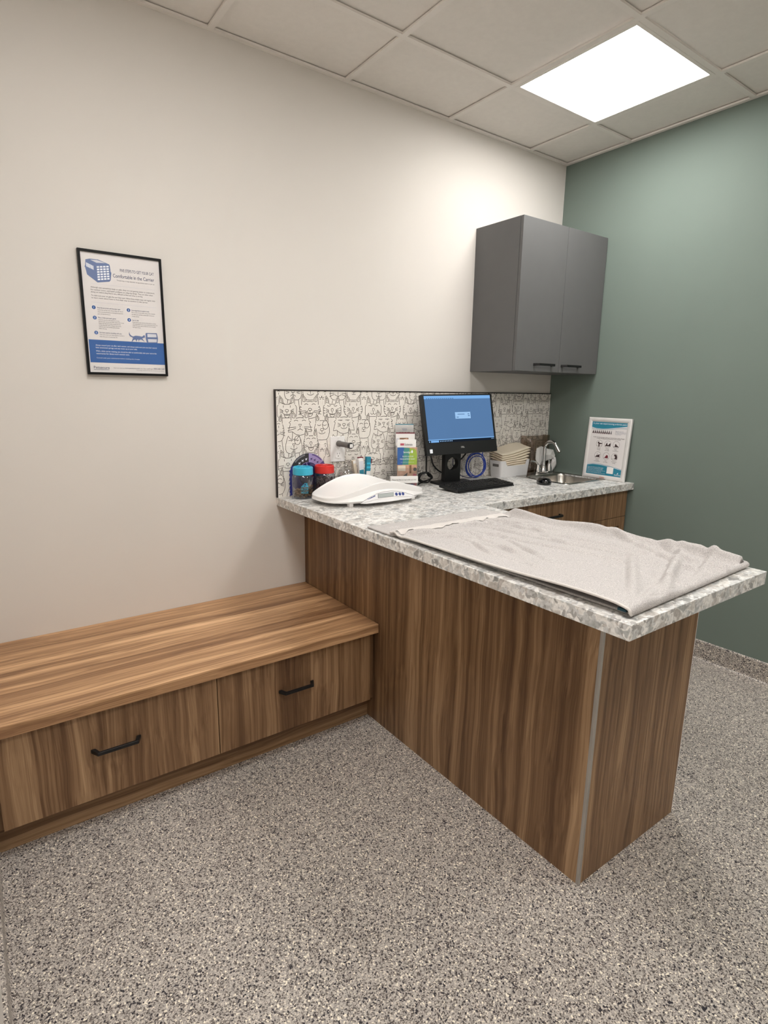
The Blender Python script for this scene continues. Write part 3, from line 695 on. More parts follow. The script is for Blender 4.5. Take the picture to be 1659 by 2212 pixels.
jar('treat_jar', 'clear treat jar with red lid behind the white scale', -1.722, -.072, 'redlid', 'treat', False)
t = thing('glass_jar', 'small clear glass jar with domed lid between red-lidded jar and dental tubes', 'jar', (-1.600, -.068, CT)); L = t.location
m = MB(); m.lathe([(0, .001), (.034, .001), (.038, .006), (.038, .072), (.035, .082)], L, 'glass', 32); m.build('jar_body', t, L, smooth=True)
m = MB(); m.lathe([(.040, .083), (.042, .087), (.041, .095), (.034, .112), (.026, .121), (.012, .126), (.008, .130), (.010, .136), (.006, .141), (0, .142)], L, 'glass', 32); m.build('lid', t, L, smooth=True)
# ------------------------------------------------------------------ dental tubes in a clear cup
t = thing('clear_cup', 'clear plastic cup holding dental tubes behind the white scale', 'cup', (-1.498, -.068, CT)); L = t.location
m = MB(); m.lathe([(0, .002), (.036, .002), (.040, .075), (.041, .076)], L, 'acryl', 32); m.build('cup', t, L, smooth=True); 
def tube_box(name, label, x, y, tilt, w, mats, top, turn=0):
    T = Matrix.Translation(Vector((x, y, CT+.006))) @ Matrix.Rotation(turn, 4, 'Z') @ Matrix.Rotation(tilt, 4, 'Y')
    o = thing(name, label, 'tube', tuple(T.translation), 'dental products in the clear cup'); Lo = o.location
    mm = MB(); mm.box(-w/2, w/2, -.008, .008, 0, top, mats[0], T); mm.build('carton' if 'carton' in name else 'tube_body', o, Lo, bevel=.0012)
    mm = MB(); A = Art(mm, T @ Vector((0, -.0081, 0)), T.to_3x3() @ Vector((1, 0, 0)), T.to_3x3() @ Vector((0, 0, 1)), 1.0)
    A.rect(-w/2+.0005, .1*top, w/2-.0005, .995*top, mats[0], .4)
    for (z0, z1, mat) in mats[1:]: A.rect(-w/2+.001, z0*top, w/2-.001, z1*top, mat, 1)
    mm.build('print', o, Lo, fixn=False)
tube_box('dental_carton', 'beige thin carton leftmost in the clear cup', -1.520, -.062, -.20, .017, ['cloth', (.90, .99, 'white'), (.2, .5, 'ppale')], .156)
tube_box('dental_carton', 'white carton with teal lower band standing in the clear cup', -1.5115, -.0845, -.09, .027, ['white', (.50, .66, 'teal'), (.68, .92, 'ppale')], .164)
tube_box('dental_carton', 'dark maroon carton half hidden behind the white one in the clear cup', -1.500, -.052, -.02, .027, ['maroon', (.3, .6, 'maroon')], .166)
tube_box('dental_tube', 'teal toothpaste tube standing in the clear cup', -1.4865, -.086, .05, .025, ['teal', (.45, .58, 'white'), (.66, .72, 'bluelid'), (.78, .83, 'bluelid')], .170)
tube_box('dental_carton', 'white and maroon carton rightmost in the clear cup', -1.478, -.060, .16, .026, ['white', (.82, .97, 'maroon'), (.64, .67, 'pgrey'), (.45, .56, 'cloth')], .164)
# ------------------------------------------------------------------ scale
t = thing('pet_scale', 'white curved tray scale with grey display panel standing on the counter', 'scale', (-1.592, -.262, CT)); L = t.location
SC = Vector((-1.592, -.262, CT+.006)); a_, b_ = .278, .138
def rim(X): return 0.034+.062*max(0, math.cos(PI/2*min(1, abs(X+.005)/.27)))**1.5
def sup(th, n=2.9):
    c, s = math.cos(th), math.sin(th); return math.copysign(abs(c)**(2/n), c)*a_, math.copysign(abs(s)**(2/n), s)*b_
def ztop(X, Y):
    z0 = .034+.020*max(0, math.cos(PI/2*min(1, abs(X)/.3))); return z0+(rim(X)-z0)*(abs(Y)/b_)**2.2
NT_ = 112
def ring(fn): return [SC+Vector(fn(*sup(2*PI*k/NT_), 2*PI*k/NT_)) for k in range(NT_)]
def loft(mb, rings, mat, close_first=False, close_last=False):
    n = len(rings[0]); vs = [v for r_ in rings for v in r_]; fs = []
    for i in range(len(rings)-1):
        for k in range(n): k2 = (k+1) % n; fs.append((i*n+k, i*n+k2, (i+1)*n+k2, (i+1)*n+k))
    if close_first: fs.append(tuple(range(n)))
    if close_last: fs.append(tuple((len(rings)-1)*n+k for k in range(n)))
    mb.add(vs, fs, mat)
def fr(X, Y): return max(0, -Y/b_)*max(0, math.cos(PI/2*min(1, abs(X)/.30)))    # how much of the front display bulge
m = MB(); R_ = []
for q in (.02, .2, .4, .6, .78, .9, .965): R_.append(ring(lambda X, Y, a, q=q: (X*q, Y*q, ztop(X*q, Y*q))))
R_.append(ring(lambda X, Y, a: (X*.985, Y*.985, rim(X)+.001))); R_.append(ring(lambda X, Y, a: (X*.998, Y*.998, rim(X)-.001))); R_.append(ring(lambda X, Y, a: (X, Y, rim(X)-.005)))
R_.append(ring(lambda X, Y, a: (X*.995, Y*.995, rim(X)-.010-.026*max(0, math.cos(PI/2*min(1, abs(X)/.27)))))); 
loft(m, R_, 'white', True); m.build('tray', t, L, smooth=True, angle=50)
m = MB(); R_ = []
zb = lambda X: rim(X)-.010-.024*max(0, math.cos(PI/2*min(1, abs(X)/.27)))
R_.append(ring(lambda X, Y, a: (X*.99, Y*.99, zb(X)))); R_.append(ring(lambda X, Y, a: (X*1.0, Y*1.0-.003*fr(X, Y), zb(X)-.001)))
R_.append(ring(lambda X, Y, a: (X*1.005, Y-.012*fr(X, Y), zb(X)-.008*1-.012*fr(X, Y)))); R_.append(ring(lambda X, Y, a: (X*1.0, Y*.985-.024*fr(X, Y), .017+.006*fr(X, Y))))
R_.append(ring(lambda X, Y, a: (X*.95, Y*.93-.022*fr(X, Y), .0105))); R_.append(ring(lambda X, Y, a: (X*.5, Y*.5, .0105)))
loft(m, R_, 'white', False, True); m.build('base', t, L, smooth=True, angle=50)
for X in (-.172, .172):
    for Y in (-.108, .100):
        m = MB(); m.box(SC.x+X-.010, SC.x+X+.010, SC.y+Y-.010, SC.y+Y+.010, CT+.0002, CT+.0185, 'white'); m.build('foot', t, L, bevel=.0015)
# sloping display panel on the front skirt
pO = SC+Vector((0, -.1585, .0215)); pV = Vector((0, .0165, .0335)).normalized(); pU = Vector((1, 0, 0)); pN = pU.cross(pV)
T = Matrix((pU, pV, pN)).transposed().to_4x4(); T.translation = pO+pN*-.004
pod = [(-.155, -.006), (-.13, .004), (-.10, .0155), (-.06, .027), (-.02, .0325), (.02, .0325), (.06, .027), (.10, .0155), (.13, .004), (.155, -.006), (.10, -.0005), (.05, .0045), (0, .0065), (-.05, .0045), (-.10, -.0005)]
m = MB(); m.prism(pod, .0, .0075, 'whitesh', 2, T); m.build('display_panel', t, L, bevel=.001)
m = MB(); m.prism([(-.15, -.006), (-.10, .0), (-.05, .005), (0, .007), (.05, .005), (.10, .0), (.15, -.006), (.12, -.010), (0, -.0125), (-.12, -.010)], -.004, .005, 'whitesh', 2, T); m.build('panel_lip', t, L)
m = MB(); arc = [T @ Vector((p[0], p[1]+.0008, .0074)) for p in pod[:10]]; m.tube(arc, .0008, 'pgrey', 6); m.build('panel_seam', t, L)
m = MB(); m.prism([(-.060, .0080), (.026, .0080), (.031, .0262), (-.055, .0262)], .0074, .0082, 'bplast', 2, T); m.prism([(-.058, .0090), (.025, .0090), (.0290, .0252), (-.0535, .0252)], .0080, .0085, 'lcd', 2, T); m.build('display', t, L)
for x in (.044, .063, .081):
    m = MB(); m.prism(arcpts(x, .0145+(.076-x)*.05, 0.0068, .0075, 0, 345, 20), .0074, .0088, 'bbtn', 2, T); m.build('button', t, L, smooth=True)
m = MB(); A = Art(m, T @ Vector((0, 0, .0078)), pU, pV); A.poly([(-117, 4.5), (-70, 18), (-71, 21), (-76, 21)], 'bbtn'); A.line([(-116, 8), (-90, 16)], 1.5, 'bbtn'); m.build('badge', t, L, fixn=False)
# ------------------------------------------------------------------ brochure stand
BR = Matrix.Translation(Vector((-1.254, -.105, CT))) @ Matrix.Rotation(math.radians(-24), 4, 'Z')
t = thing('brochure_holder', 'clear acrylic tiered holder of pet leaflets between scale and computer', 'holder', tuple(BR.translation)); L = t.location
m = MB()
def acr(x0, x1, y0, y1, z0, z1): m.box(x0, x1, y0, y1, z0, z1, 'acryl', BR)
acr(-.056, .058, .052, .0535, .001, .325); acr(-.056, -.0545, -.04, .052, .001, .16); acr(.0565, .058, -.04, .052, .001, .16); acr(-.056, .058, -.04, -.0385, .001, .11); acr(-.056, .058, .0, .0015, .001, .17); acr(-.056, .058, .026, .0275, .001, .22); acr(-.056, .058, -.04, .052, .001, .0025)
m.build('rack', t, L)
def leaflet(label, y, zlo, zhi, x0, x1, art, base='paperw', lean=.05):
    T = BR @ Matrix.Translation(Vector((0, y, zlo))) @ Matrix.Rotation(-lean, 4, 'X')
    o = thing('leaflet', label, 'leaflet', tuple(T.translation), 'leaflets in the acrylic holder'); Lo = o.location
    mm = MB(); mm.box(x0, x1, 0, .003, 0, zhi-zlo, base, T)
    A = Art(mm, T @ Vector((x0, -.0002, 0)), T.to_3x3() @ Vector((1, 0, 0)), T.to_3x3() @ Vector((0, 0, 1))); art(A, (x1-x0)*1000, (zhi-zlo)*1000)
    mm.build('card', o, Lo, fixn=False)
def a_top(A, w, h):
    A.rect(0, h-4, w, h, 'teal'); A.poly([(w*.35, h-22), (w*.62, h-22), (w*.66, h-30), (w*.6, h-34), (w*.4, h-34)], 'ppale'); [A.rect(w*x0, h-50, w*x1, h-42, 'maroon') for x0, x1 in ((.22, .30), (.33, .46), (.49, .62), (.65, .80))]
def a_mid(A, w, h):
    A.rect(0, h-6, w, h, 'maroon'); A.rect(w*.2, h-58, w*.66, h-28, 'brown'); A.poly([(w*.5, h-58), (w*.8, h-58), (w*.6, h-30), (w*.42, h-34)], 'skin', 2); A.rect(w*.03, h-52, w*.18, h-31, 'ppale', 2); A.text('CE', w*.06, h-46, 8, 'pdark', w*.09)
def a_sol(A, w, h):
    A.rect(w*.16, h-31, w*.36, h-20, 'pink'); A.text('Solensia', w*.39, h-31, 11, 'choco', w*.42)
def a_sen(A, w, h):
    A.rect(0, 0, w, h, 'skin', 1); A.poly([(w*.03, h*.02), (w*.45, h*.02), (w*.52, h*.38), (w*.3, h*.30), (w*.12, h*.22)], 'char', 2); A.disc(w*.24, h*.17, 11, 'bplast', 3); A.rect(w*.04, h*.42, w*.42, h*.56, 'cloth', 2); A.rect(w*.62, h*.36, w*.72, h*.56, 'brown', 2); A.poly([(w*.70, h*.08), (w*.98, h*.05), (w*.98, h*.34), (w*.82, h*.36)], 'pink', 3); A.disc(w*.90, h*.46, 9, 'char', 3)
    top = [(0, h), (w*.25, h), (w*.6, h*.985), (w*.85, h*.965), (w*.95, h*.93), (w, h*.80), (w, h*.575), (0, h*.575)]
    A.poly(top, 'lime', 3); A.poly([(0, h), (w*.25, h), (w*.62, h*.984), (w*.56, h*.575), (0, h*.575)], 'limemid', 4); A.poly([(0, h), (w*.25, h), (w*.34, h*.996), (w*.26, h*.575), (0, h*.575)], 'pblue', 5)
    A.text('Senvelgo', w*.30, h*.862, 10, 'pwhite', w*.37, 'L', 6); A.poly([(w*.74, h*.945), (w*.79, h*.895), (w*.765, h*.86), (w*.715, h*.86), (w*.69, h*.895)], 'pwhite', 6)
    A.text('BLOOD GLUCOSE', w*.26, h*.765, 6.5, 'pwhite', w*.55, 'L', 6); A.text('MANAGEMENT DIARY', w*.14, h*.70, 6.5, 'pwhite', w*.76, 'L', 6); A.text('For veterinary professional use', w*.18, h*.63, 3, 'pwhite', w*.66, 'L', 6)
leaflet('white leaflet with teal top edge, rearmost and tallest in the acrylic holder', .046, .006, .330, -.045, .053, a_top)
leaflet('white leaflet with dark red top edge in the acrylic holder', .020, .006, .288, -.048, .054, a_mid)
leaflet('white leaflet with pink and brown brand name in the acrylic holder', -.006, .006, .254, -.046, .054, a_sol)
leaflet('blue and green leaflet, foremost in the acrylic holder', -.033, .006, .216, -.052, .053, a_sen)
T = BR @ Matrix.Translation(Vector((-.020, -.058, .036)))
o = thing('sign_card', 'small white notice card at the foot of the acrylic leaflet holder', 'sign', tuple(T.translation)); m = MB(); m.box(-.072, .072, 0, .016, 0, .034, 'paperw', T)
A = Art(m, T @ Vector((-.072, -.0002, 0)), T.to_3x3() @ Vector((1, 0, 0)), (0, 0, 1)); A.text('Please feel free to read while you wait!', 8, 14, 7, 'char', 128); m.build('card', o, o.location, fixn=False)
m = MB(); m.box(-.058, .058, .001, .0164, -.035, 0, 'acryl', T); m.box(-.05, .05, .003, .013, -.0345, -.008, 'pslate', T); m.build('card_stand', o, o.location)
# ------------------------------------------------------------------ all in one computer
mon_c = Vector((-.912, -.140, 1.2257)); yw, tl, rl = -.1415, .2326, .021
X = Vector((math.cos(yw), math.sin(yw), 0)); Nn = Vector((math.sin(yw), -math.cos(yw), 0)); Zu = Vector((0, 0, 1))
Z2 = Zu*math.cos(tl)-Nn*math.sin(tl); Xr = X*math.cos(rl)+Z2*math.sin(rl); Zr = -X*math.sin(rl)+Z2*math.cos(rl); Nr = Xr.cross(Zr)
MT = Matrix((Xr, Zr, Nr)).transposed().to_4x4(); MT.translation = mon_c
MW, MHt = .466, .323
SX, SY = -.925, -.095
t = thing('desktop_computer', 'black all-in-one computer showing a blue screen on the counter', 'computer', (SX, SY, CT)); L = t.location
m = MB(); m.prism(rrect(0, 0, MW/2, MHt/2, .006, 4), -.022, 0, 'bplast', 2, MT); m.prism(rrect(0, .01, MW/2-.05, MHt/2-.06, .02, 4), -.044, -.021, 'bplast', 2, MT)
m.build('housing', t, L, bevel=.0015)
sx0, sx1, sy0, sy1 = -.2155, .2195, -.0965, .153
m = MB(); A = Art(m, MT @ Vector((0, 0, .0006)), Xr, Zr, 1.0)
A.rect(sx0, sy0, sx1, sy1, 'scrdark', 0); A.rect(sx0+.001, sy0+.016, sx1, sy1-.001, 'scr', 1); A.rect(sx0, sy1-.017, sx1, sy1, 'scrtop', 2); A.rect(sx0, sy0+.013, sx1, sy0+.0175, 'scrtop', 2)
for i in range(14): A.rect(sx0+.012+i*.0128, sy1-.0165, sx0+.021+i*.0128, sy1-.0135, 'scrmid', 3)
A.rect(-.026, .024, .076, .060, 'scrmid', 2); A.rect(-.028, .027, .074, .063, 'scrdlg', 3); A.rect(-.012, .050, .034, .053, 'scrmid', 4); A.rect(.054, .050, .066, .054, 'scr', 4); A.rect(-.020, .034, -.006, .038, 'scr', 4); A.rect(.056, .040, .068, .045, 'scr', 4)
A.rect(sx0+.016, sy0+.0015, sx0+.066, sy0+.0115, 'scrtop', 2); A.rect(sx0+.004, sy0+.003, sx0+.010, sy0+.009, 'scrdlg', 2)
for i in range(8): A.rect(sx0+.073+i*.0105, sy0+.004, sx0+.078+i*.0105, sy0+.009, 'scrdlg', 2)
for i in range(4): A.rect(sx1-.020+i*.005, sy0+.005, sx1-.018+i*.005, sy0+.009, 'scrdlg', 2)
m.build('screen', t, L, fixn=False)
m = MB(); A = Art(m, MT @ Vector((0, 0, .0006)), Xr, Zr); A.text('DELL', 0, -131, 8.5, 'silver', 24, 'C', 1); m.build('logo', t, L, fixn=False)
m = MB(); m.prism(rrect(-.204, -.140, .0085, .0105, .002, 3), .0, .0008, 'pwhite', 2, MT); m.build('sticker', t, L)
# stand column with round cable hole, and foot
cw, cz0, cz1 = .052, CT+.012, CT+.215
SM = Matrix.Translation(Vector((SX, SY, 0))) @ Matrix.Rotation(yw, 4, 'Z')
n = 40; hole = [(.036*math.cos(2*PI*i/n), CT+.108+.036*math.sin(2*PI*i/n)) for i in range(n)]
def onrect(p):
    dx, dz = p[0], p[1]-(CT+.108); s = min((cw/abs(dx)) if abs(dx) > 1e-9 else 9e9, ((cz1-CT-.108) if dz > 0 else (CT+.108-cz0))/abs(dz) if abs(dz) > 1e-9 else 9e9)
    return (dx*s, CT+.108+dz*s)
outer = [onrect(p) for p in hole]
for cx_, cz_ in ((-cw, cz0), (cw, cz0), (cw, cz1), (-cw, cz1)):
    k = min(range(n), key=lambda i: (outer[i][0]-cx_)**2+(outer[i][1]-cz_)**2); outer[k] = (cx_, cz_)
vs = [SM @ Vector((p[0], y, p[1])) for y in (-.017, .017) for r_ in (outer, hole) for p in r_]; fs = []
for i in range(n):
    j = (i+1) % n
    fs += [(i, j, n+j, n+i), (2*n+i, 2*n+j, 3*n+j, 3*n+i), (n+i, n+j, 3*n+j, 3*n+i), (i, j, 2*n+j, 2*n+i)]
m = MB(); m.add(vs, fs, 'bplast'); m.box(-.035, .035, -.045, .017, cz1-.02, cz1+.05, 'bplast', SM); m.build('stand_column', t, L, bevel=.0015)
m = MB(); m.prism(rrect(0, -.045, .115, .085, .012, 4), CT+.0005, CT+.0125, 'bplast', 2, SM); m.build('stand_base', t, L, bevel=.002)
# ------------------------------------------------------------------ keyboard
KM = Matrix.Translation(Vector((-.912, -.290, CT))) @ Matrix.Rotation(math.radians(3.5), 4, 'Z') @ Matrix.Rotation(math.radians(5.5), 4, 'X')
t = thing('keyboard', 'black computer keyboard lying in front of the computer', 'keyboard', (-.912, -.290, CT)); L = t.location
kw, kd = .2225, .0675
m = MB(); m.prism(rrect(0, 0, kw, kd, .006, 4), .0082, .0215, 'bplast', 2, KM); m.prism(rrect(0, -kd-.001, kw-.006, .009, .004, 3), .0078, .0135, 'bplast', 2, KM); m.build('case', t, L, bevel=.002)
for s in (-1, 1):
    m = MB(); m.box(s*.17-.018, s*.17+.018, kd-.020, kd-.014, -.0040, .0085, 'bplast', KM); m.build('flip_foot', t, L)
keym = {}
def key(cx, cy, w):
    kk = round(w, 4)
    if kk not in keym:
        h = .0152/2; a = w/2; mm = MB(); mm.add([(-a, -h, 0), (a, -h, 0), (a, h, 0), (-a, h, 0), (-a+.0016, -h+.0014, .0042), (a-.0016, -h+.0014, .0042), (a-.0016, h-.002, .0042), (-a+.0016, h-.002, .0042)], [(0, 1, 5, 4), (1, 2, 6, 5), (2, 3, 7, 6), (3, 0, 4, 7), (4, 5, 6, 7), (0, 3, 2, 1)], 'bplast')
        mm.add([(-a+.0032, .0012, .00428), (-a+.0062, .0012, .00428), (-a+.0062, .0040, .00428), (-a+.0032, .0040, .00428)], [(0, 1, 2, 3)], 'pgrey')
        o = mm.build('key', t); keym[kk] = o.data; C.objects.unlink(o); bpy.data.objects.remove(o)
    o = bpy.data.objects.new('key', keym[kk]); C.objects.link(o); o.parent = t
    o.matrix_local = Matrix.Translation(-Vector(L)) @ KM @ Matrix.Translation(Vector((cx, cy, .0212)))
U_ = .0186
rows = [([1]*14, 0), ([1]*13+[2], 1), ([1.5]+[1]*12+[1.5], 2), ([1.75]+[1]*11+[2.25], 3), ([2.25]+[1]*10+[2.75], 4), ([1.25, 1.25, 1.25, 6.25, 1.25, 1.25, 1.25, 1.25], 5)]
for ws, r_ in rows:
    x = -kw+.010; y = kd-.014-r_*.0208
    for w in ws: key(x+w*U_/2, y, w*U_-.0022); x += w*U_*(15*U_/(sum(ws)*U_)) if r_ else U_*15/14
for c in range(3):
    for r_ in (0, 1, 2): key(.068+c*U_, kd-.014-r_*.0208, U_-.0022)
for c, r_ in ((1, 4), (0, 5), (1, 5), (2, 5)): key(.068+c*U_, kd-.014-r_*.0208, U_-.0022)
for c in range(4):
    for r_ in range(1, 6): 
        if not (c == 1 and r_ == 5): key(.135+c*U_, kd-.014-r_*.0208, U_-.0022)
# ------------------------------------------------------------------ mouse
MM = Matrix.Translation(Vector((-.492, -.392, CT))) @ Matrix.Rotation(math.radians(55), 4, 'Z')
t = thing('computer_mouse', 'glossy black computer mouse on the counter beside the sink', 'mouse', (-.492, -.392, CT)); L = t.location
m = MB(); P_ = []
for (s, z) in ((.80, .001), (.97, .004), (1.0, .010), (.97, .018), (.87, .026), (.68, .032), (.42, .0355), (.15, .0368)):
    P_.append([MM @ Vector((.066*s*math.cos(a)*(1 if math.cos(a) > 0 else 1.02), .038*s*math.sin(a)*(1-.10*math.cos(a)), z*(1-.12*math.cos(a)*s))) for a in [2*PI*k/40 for k in range(40)]])
loft(m, P_, 'bgloss', True, True); m.build('shell', t, L, smooth=True, angle=60)
m = MB(); ycyl(m, MM @ Vector((.036, -.0035, .0288)), [(.0075, 0), (.0075, .007)], 'otg', 20, MM.to_3x3() @ Vector((0, 1, 0))); m.build('scroll_wheel', t, L, smooth=True)
# ------------------------------------------------------------------ cables
def spline(pts, n=10):
    P = [Vector(p) for p in pts]; P = [P[0]*2-P[1]]+P+[P[-1]*2-P[-2]]; out = []
    for i in range(1, len(P)-2):
        for k in range(n):
            s = k/n; out.append(.5*((2*P[i])+(-P[i-1]+P[i+1])*s+(2*P[i-1]-5*P[i]+4*P[i+1]-P[i+2])*s*s+(-P[i-1]+3*P[i]-3*P[i+1]+P[i+2])*s**3))
    return out+[P[-2]]
pts = []
ccx, ccy, ccz = -.688, -.052, .974
for i in range(4*28+1):
    a = PI*.25+2*PI*i/28; lp = i/28; rr = .066+.007*math.sin(lp*2.3)+.003*math.sin(a*2+lp)
    pts.append((ccx+rr*math.cos(a)+.004*math.sin(lp*1.7), ccy+.012*math.sin(lp*1.9)-.006*math.cos(a), max(CT+.004, ccz+rr*1.02*math.sin(a)+.003*math.cos(lp*2))))
head = spline([(-.634, -.045, 1.12), (-.636, -.045, 1.07), (-.634, -.047, 1.04), pts[0]], 6)[:-1]
tail = spline([pts[-1], (-.70, -.07, 1.045), (-.78, -.06, .985), (-.83, -.055, .94), (-.86, -.05, .93)], 8)[1:]
m = MB(); m.tube(head+[Vector(p) for p in pts], .0026, 'bluecab', 8); o = m.build('network_cable', loc=(ccx, ccy, CT), smooth=True)
tag(o, 'blue network cable wound in a loose coil behind the computer', 'cable')
m = MB(); m.tube(spline([(-.80, -.10, 1.075), (-.815, -.07, 1.03), (-.845, -.04, .985), (-.865, -.034, .96), (-.93, -.032, .945), (-1.0, -.035, .99), (-1.03, -.035, 1.06)], 8), .0042, 'bplast', 8); o = m.build('power_cable', loc=(-.85, -.05, CT), smooth=True)
tag(o, 'thick black cable hanging in a slant behind the computer stand', 'cable')
m = MB(); m.tube(spline([(-.855, -.033, 1.02), (-.85, -.035, .975), (-.80, -.035, .925), (-.745, -.040, .905), (-.70, -.036, .902)], 8), .0022, 'navy', 8); o = m.build('thin_cable', loc=(-.8, -.04, CT), smooth=True)
tag(o, 'thin dark cable drooping from the stand towards the blue coil', 'cable')
rnd3 = random.Random(3); q = [(-1.055, -.030, 1.10), (-1.05, -.030, 1.02), (-1.05, -.032, .96)]
for i in range(15): a = i*1.25; q.append((-1.075+.045*math.cos(a), -.036-.012*((i*5) % 3), .930+.026*math.sin(a)+.004*(i % 2)))
q += [(-1.10, -.05, .905), (-1.14, -.075, .9025)]
m = MB(); m.tube(spline(q, 8), .0042, 'bplast', 8); o = m.build('power_cable', loc=(-1.07, -.05, CT), smooth=True)
tag(o, 'bundle of black cable heaped between leaflet holder and computer stand', 'cable')
# ------------------------------------------------------------------ bin of folded towels
t = thing('storage_bin', 'white open plastic bin with side slot holding folded cream towels', 'bin', (-.42, -.07, CT)); L = t.location
bx0, bx1, by0, by1, bh = -.548, -.292, -.124, -.016, .100
def wall(z, e): k = (bh-z)*.09; return (bx0+k+e, bx1-k-e, by0+k*.6+e, by1-k*.6-e)
m = MB(); th = .0025
def loop(z, e, dip=0):
    x0, x1, y0, y1 = wall(z, e); p = rrect((x0+x1)/2, (y0+y1)/2, (x1-x0)/2, (y1-y0)/2, .016-e, 4); p = densify(p+[p[0]], .012)[:-1]
    return p
def zt(x, y):                                                        # the front wall dips between its corners
    if y < by0+.02: s = (x-bx0)/(bx1-bx0); return bh-.030*max(0, min(1, (min(s, 1-s)-.13)/.05))
    return bh
oL = loop(bh, 0); iL = loop(bh, th); oB = loop(0, 0); iB = loop(.003, th)
def at(l, i): return l[int(i*len(l)/80) % len(l)]
def res(l, n=96):
    d = [0]; q = l+[l[0]]
    for a, b in zip(q, q[1:]): d.append(d[-1]+math.hypot(b[0]-a[0], b[1]-a[1]))
    out = []; j = 0
    for i in range(n):
        s = d[-1]*i/n
        while d[j+1] < s: j += 1
        f_ = (s-d[j])/(d[j+1]-d[j]+1e-12); out.append((q[j][0]+(q[j+1][0]-q[j][0])*f_, q[j][1]+(q[j+1][1]-q[j][1])*f_))
    return out
oL, iL, oB, iB = map(res, (oL, iL, oB, iB))
rings = [[(p[0], p[1], CT+.0005) for p in oB], [(p[0], p[1], CT+zt(*p)) for p in oL], [(p[0], p[1], CT+zt(*p)) for p in iL], [(p[0], p[1], CT+.003) for p in iB]]
loft(m, rings, 'whitesh', True, True); m.build('bin_body', t, L, smooth=True, angle=40)
m = MB(); m.prism(rrect(-.074, CT+.0735, .024, .0095, .004, 4), bx0+.0018, bx0+.0030, 'otg', 0); m.build('handle_slot', t, L)
def sag(x, y, k):                                                    # the pile bows up towards the wall and the right
    u = (x-bx0)/(bx1-bx0); v = (y-by0)/(by1-by0); return (.036*u**1.4+.012*v+.024*v*math.sin(PI*min(1, .15+u*.75)))*k+.0022*math.sin(u*6+k*9)+.0012*math.sin(v*5+k*13+u*3)
names = ['topmost of the cream folded towels piled in the white bin', 'second cream folded towel from the top of the pile in the white bin', 'third cream folded towel from the top of the pile in the white bin', 'fourth cream folded towel from the top of the pile in the white bin', 'fifth cream folded towel from the top, level with the rim of the white bin', 'sixth cream folded towel from the top, showing through the dip of the white bin', 'lowest visible cream folded towel in the white bin']
ztops = [.139, .126, .113, .100, .087, .074, .061]
for i, (nm, zt_) in enumerate(zip(names, ztops)):
    k = 1-.09*i; ins = .0065+.0035*i if zt_ < .115 else .003
    ins = ins if zt_ < .10 else .002+.001*i
    x0, x1, y0, y1 = bx0+ins+.002, bx1-ins-.0*i, by0+ins+.0015, by1-ins
    if zt_ < .102: x0, x1, y0, y1 = bx0+.009, bx1-.009, by0+.0065, by1-.0065
    thk = .0115; m = MB(); nx, ny = 26, 14
    def top(u, v): x = x0+(x1-x0)*u; y = y0+(y1-y0)*v; e_ = min(1, min(u, 1-u, v*.6, (1-v)*.6)/.018); return (x, y, CT+zt_-.0048*(1-e_)**2+sag(x, y, k))
    def bot(u, v): x = x0+(x1-x0)*u; y = y0+(y1-y0)*v; e_ = min(1, min(u, 1-u, v*.6, (1-v)*.6)/.018); return (x, y, CT+zt_-thk+.0040*(1-e_)**2+sag(x, y, k))
    vt = [top(a/(nx-1), b/(ny-1)) for a in range(nx) for b in range(ny)]; vb = [bot(a/(nx-1), b/(ny-1)) for a in range(nx) for b in range(ny)]
    N0 = nx*ny; fs = []
    for a in range(nx-1):
        for b in range(ny-1): fs += [(a*ny+b, (a+1)*ny+b, (a+1)*ny+b+1, a*ny+b+1), (N0+a*ny+b, N0+a*ny+b+1, N0+(a+1)*ny+b+1, N0+(a+1)*ny+b)]
    rim_ = [a*ny for a in range(nx)]+[(nx-1)*ny+b for b in range(1, ny)]+[a*ny+ny-1 for a in range(nx-2, -1, -1)]+[b for b in range(ny-2, 0, -1)]
    for a, b in zip(rim_, rim_[1:]+rim_[:1]): fs.append((a, b, N0+b, N0+a))
    m.add(vt+vb, fs, 'cloth'); o = m.build('folded_towel', loc=(-.42, -.07, CT+zt_-thk), smooth=True, angle=50); tag(o, nm, 'towel', 'cream folded towels in the white bin')
# ------------------------------------------------------------------ sink
t = thing('sink', 'small stainless steel drop-in sink bowl in the corner of the counter', 'sink', (-.215, -.28, CT)); L = t.location
m = MB()
def rl(x0, x1, y0, y1, z, r): return [(p[0], p[1], CT+z) for p in res(rrect((x0+x1)/2, (y0+y1)/2, (x1-x0)/2, (y1-y0)/2, r, 8), 96)]
loft(m, [rl(-.412, -.020, -.490, -.070, .0004, .03), rl(-.411, -.021, -.489, -.071, .0032, .03), rl(-.404, -.028, -.482, -.078, .0042, .028), rl(-.392, -.040, -.472, -.158, .0036, .045), rl(-.386, -.046, -.466, -.164, .0010, .045), rl(-.383, -.049, -.463, -.167, -.012, .045), rl(-.372, -.060, -.452, -.178, -.125, .05), rl(-.345, -.085, -.425, -.205, -.150, .05), rl(-.24, -.19, -.34, -.29, -.155, .02)], 'steel', False, True)
m.build('bowl', t, L, smooth=True, angle=60)
m = MB(); m.lathe([(.0, -.1535), (.030, -.1535), (.034, -.151), (.036, -.1535)], (-.215, -.315, CT), 'chrome', 28); m.build('drain', t, L, smooth=True)
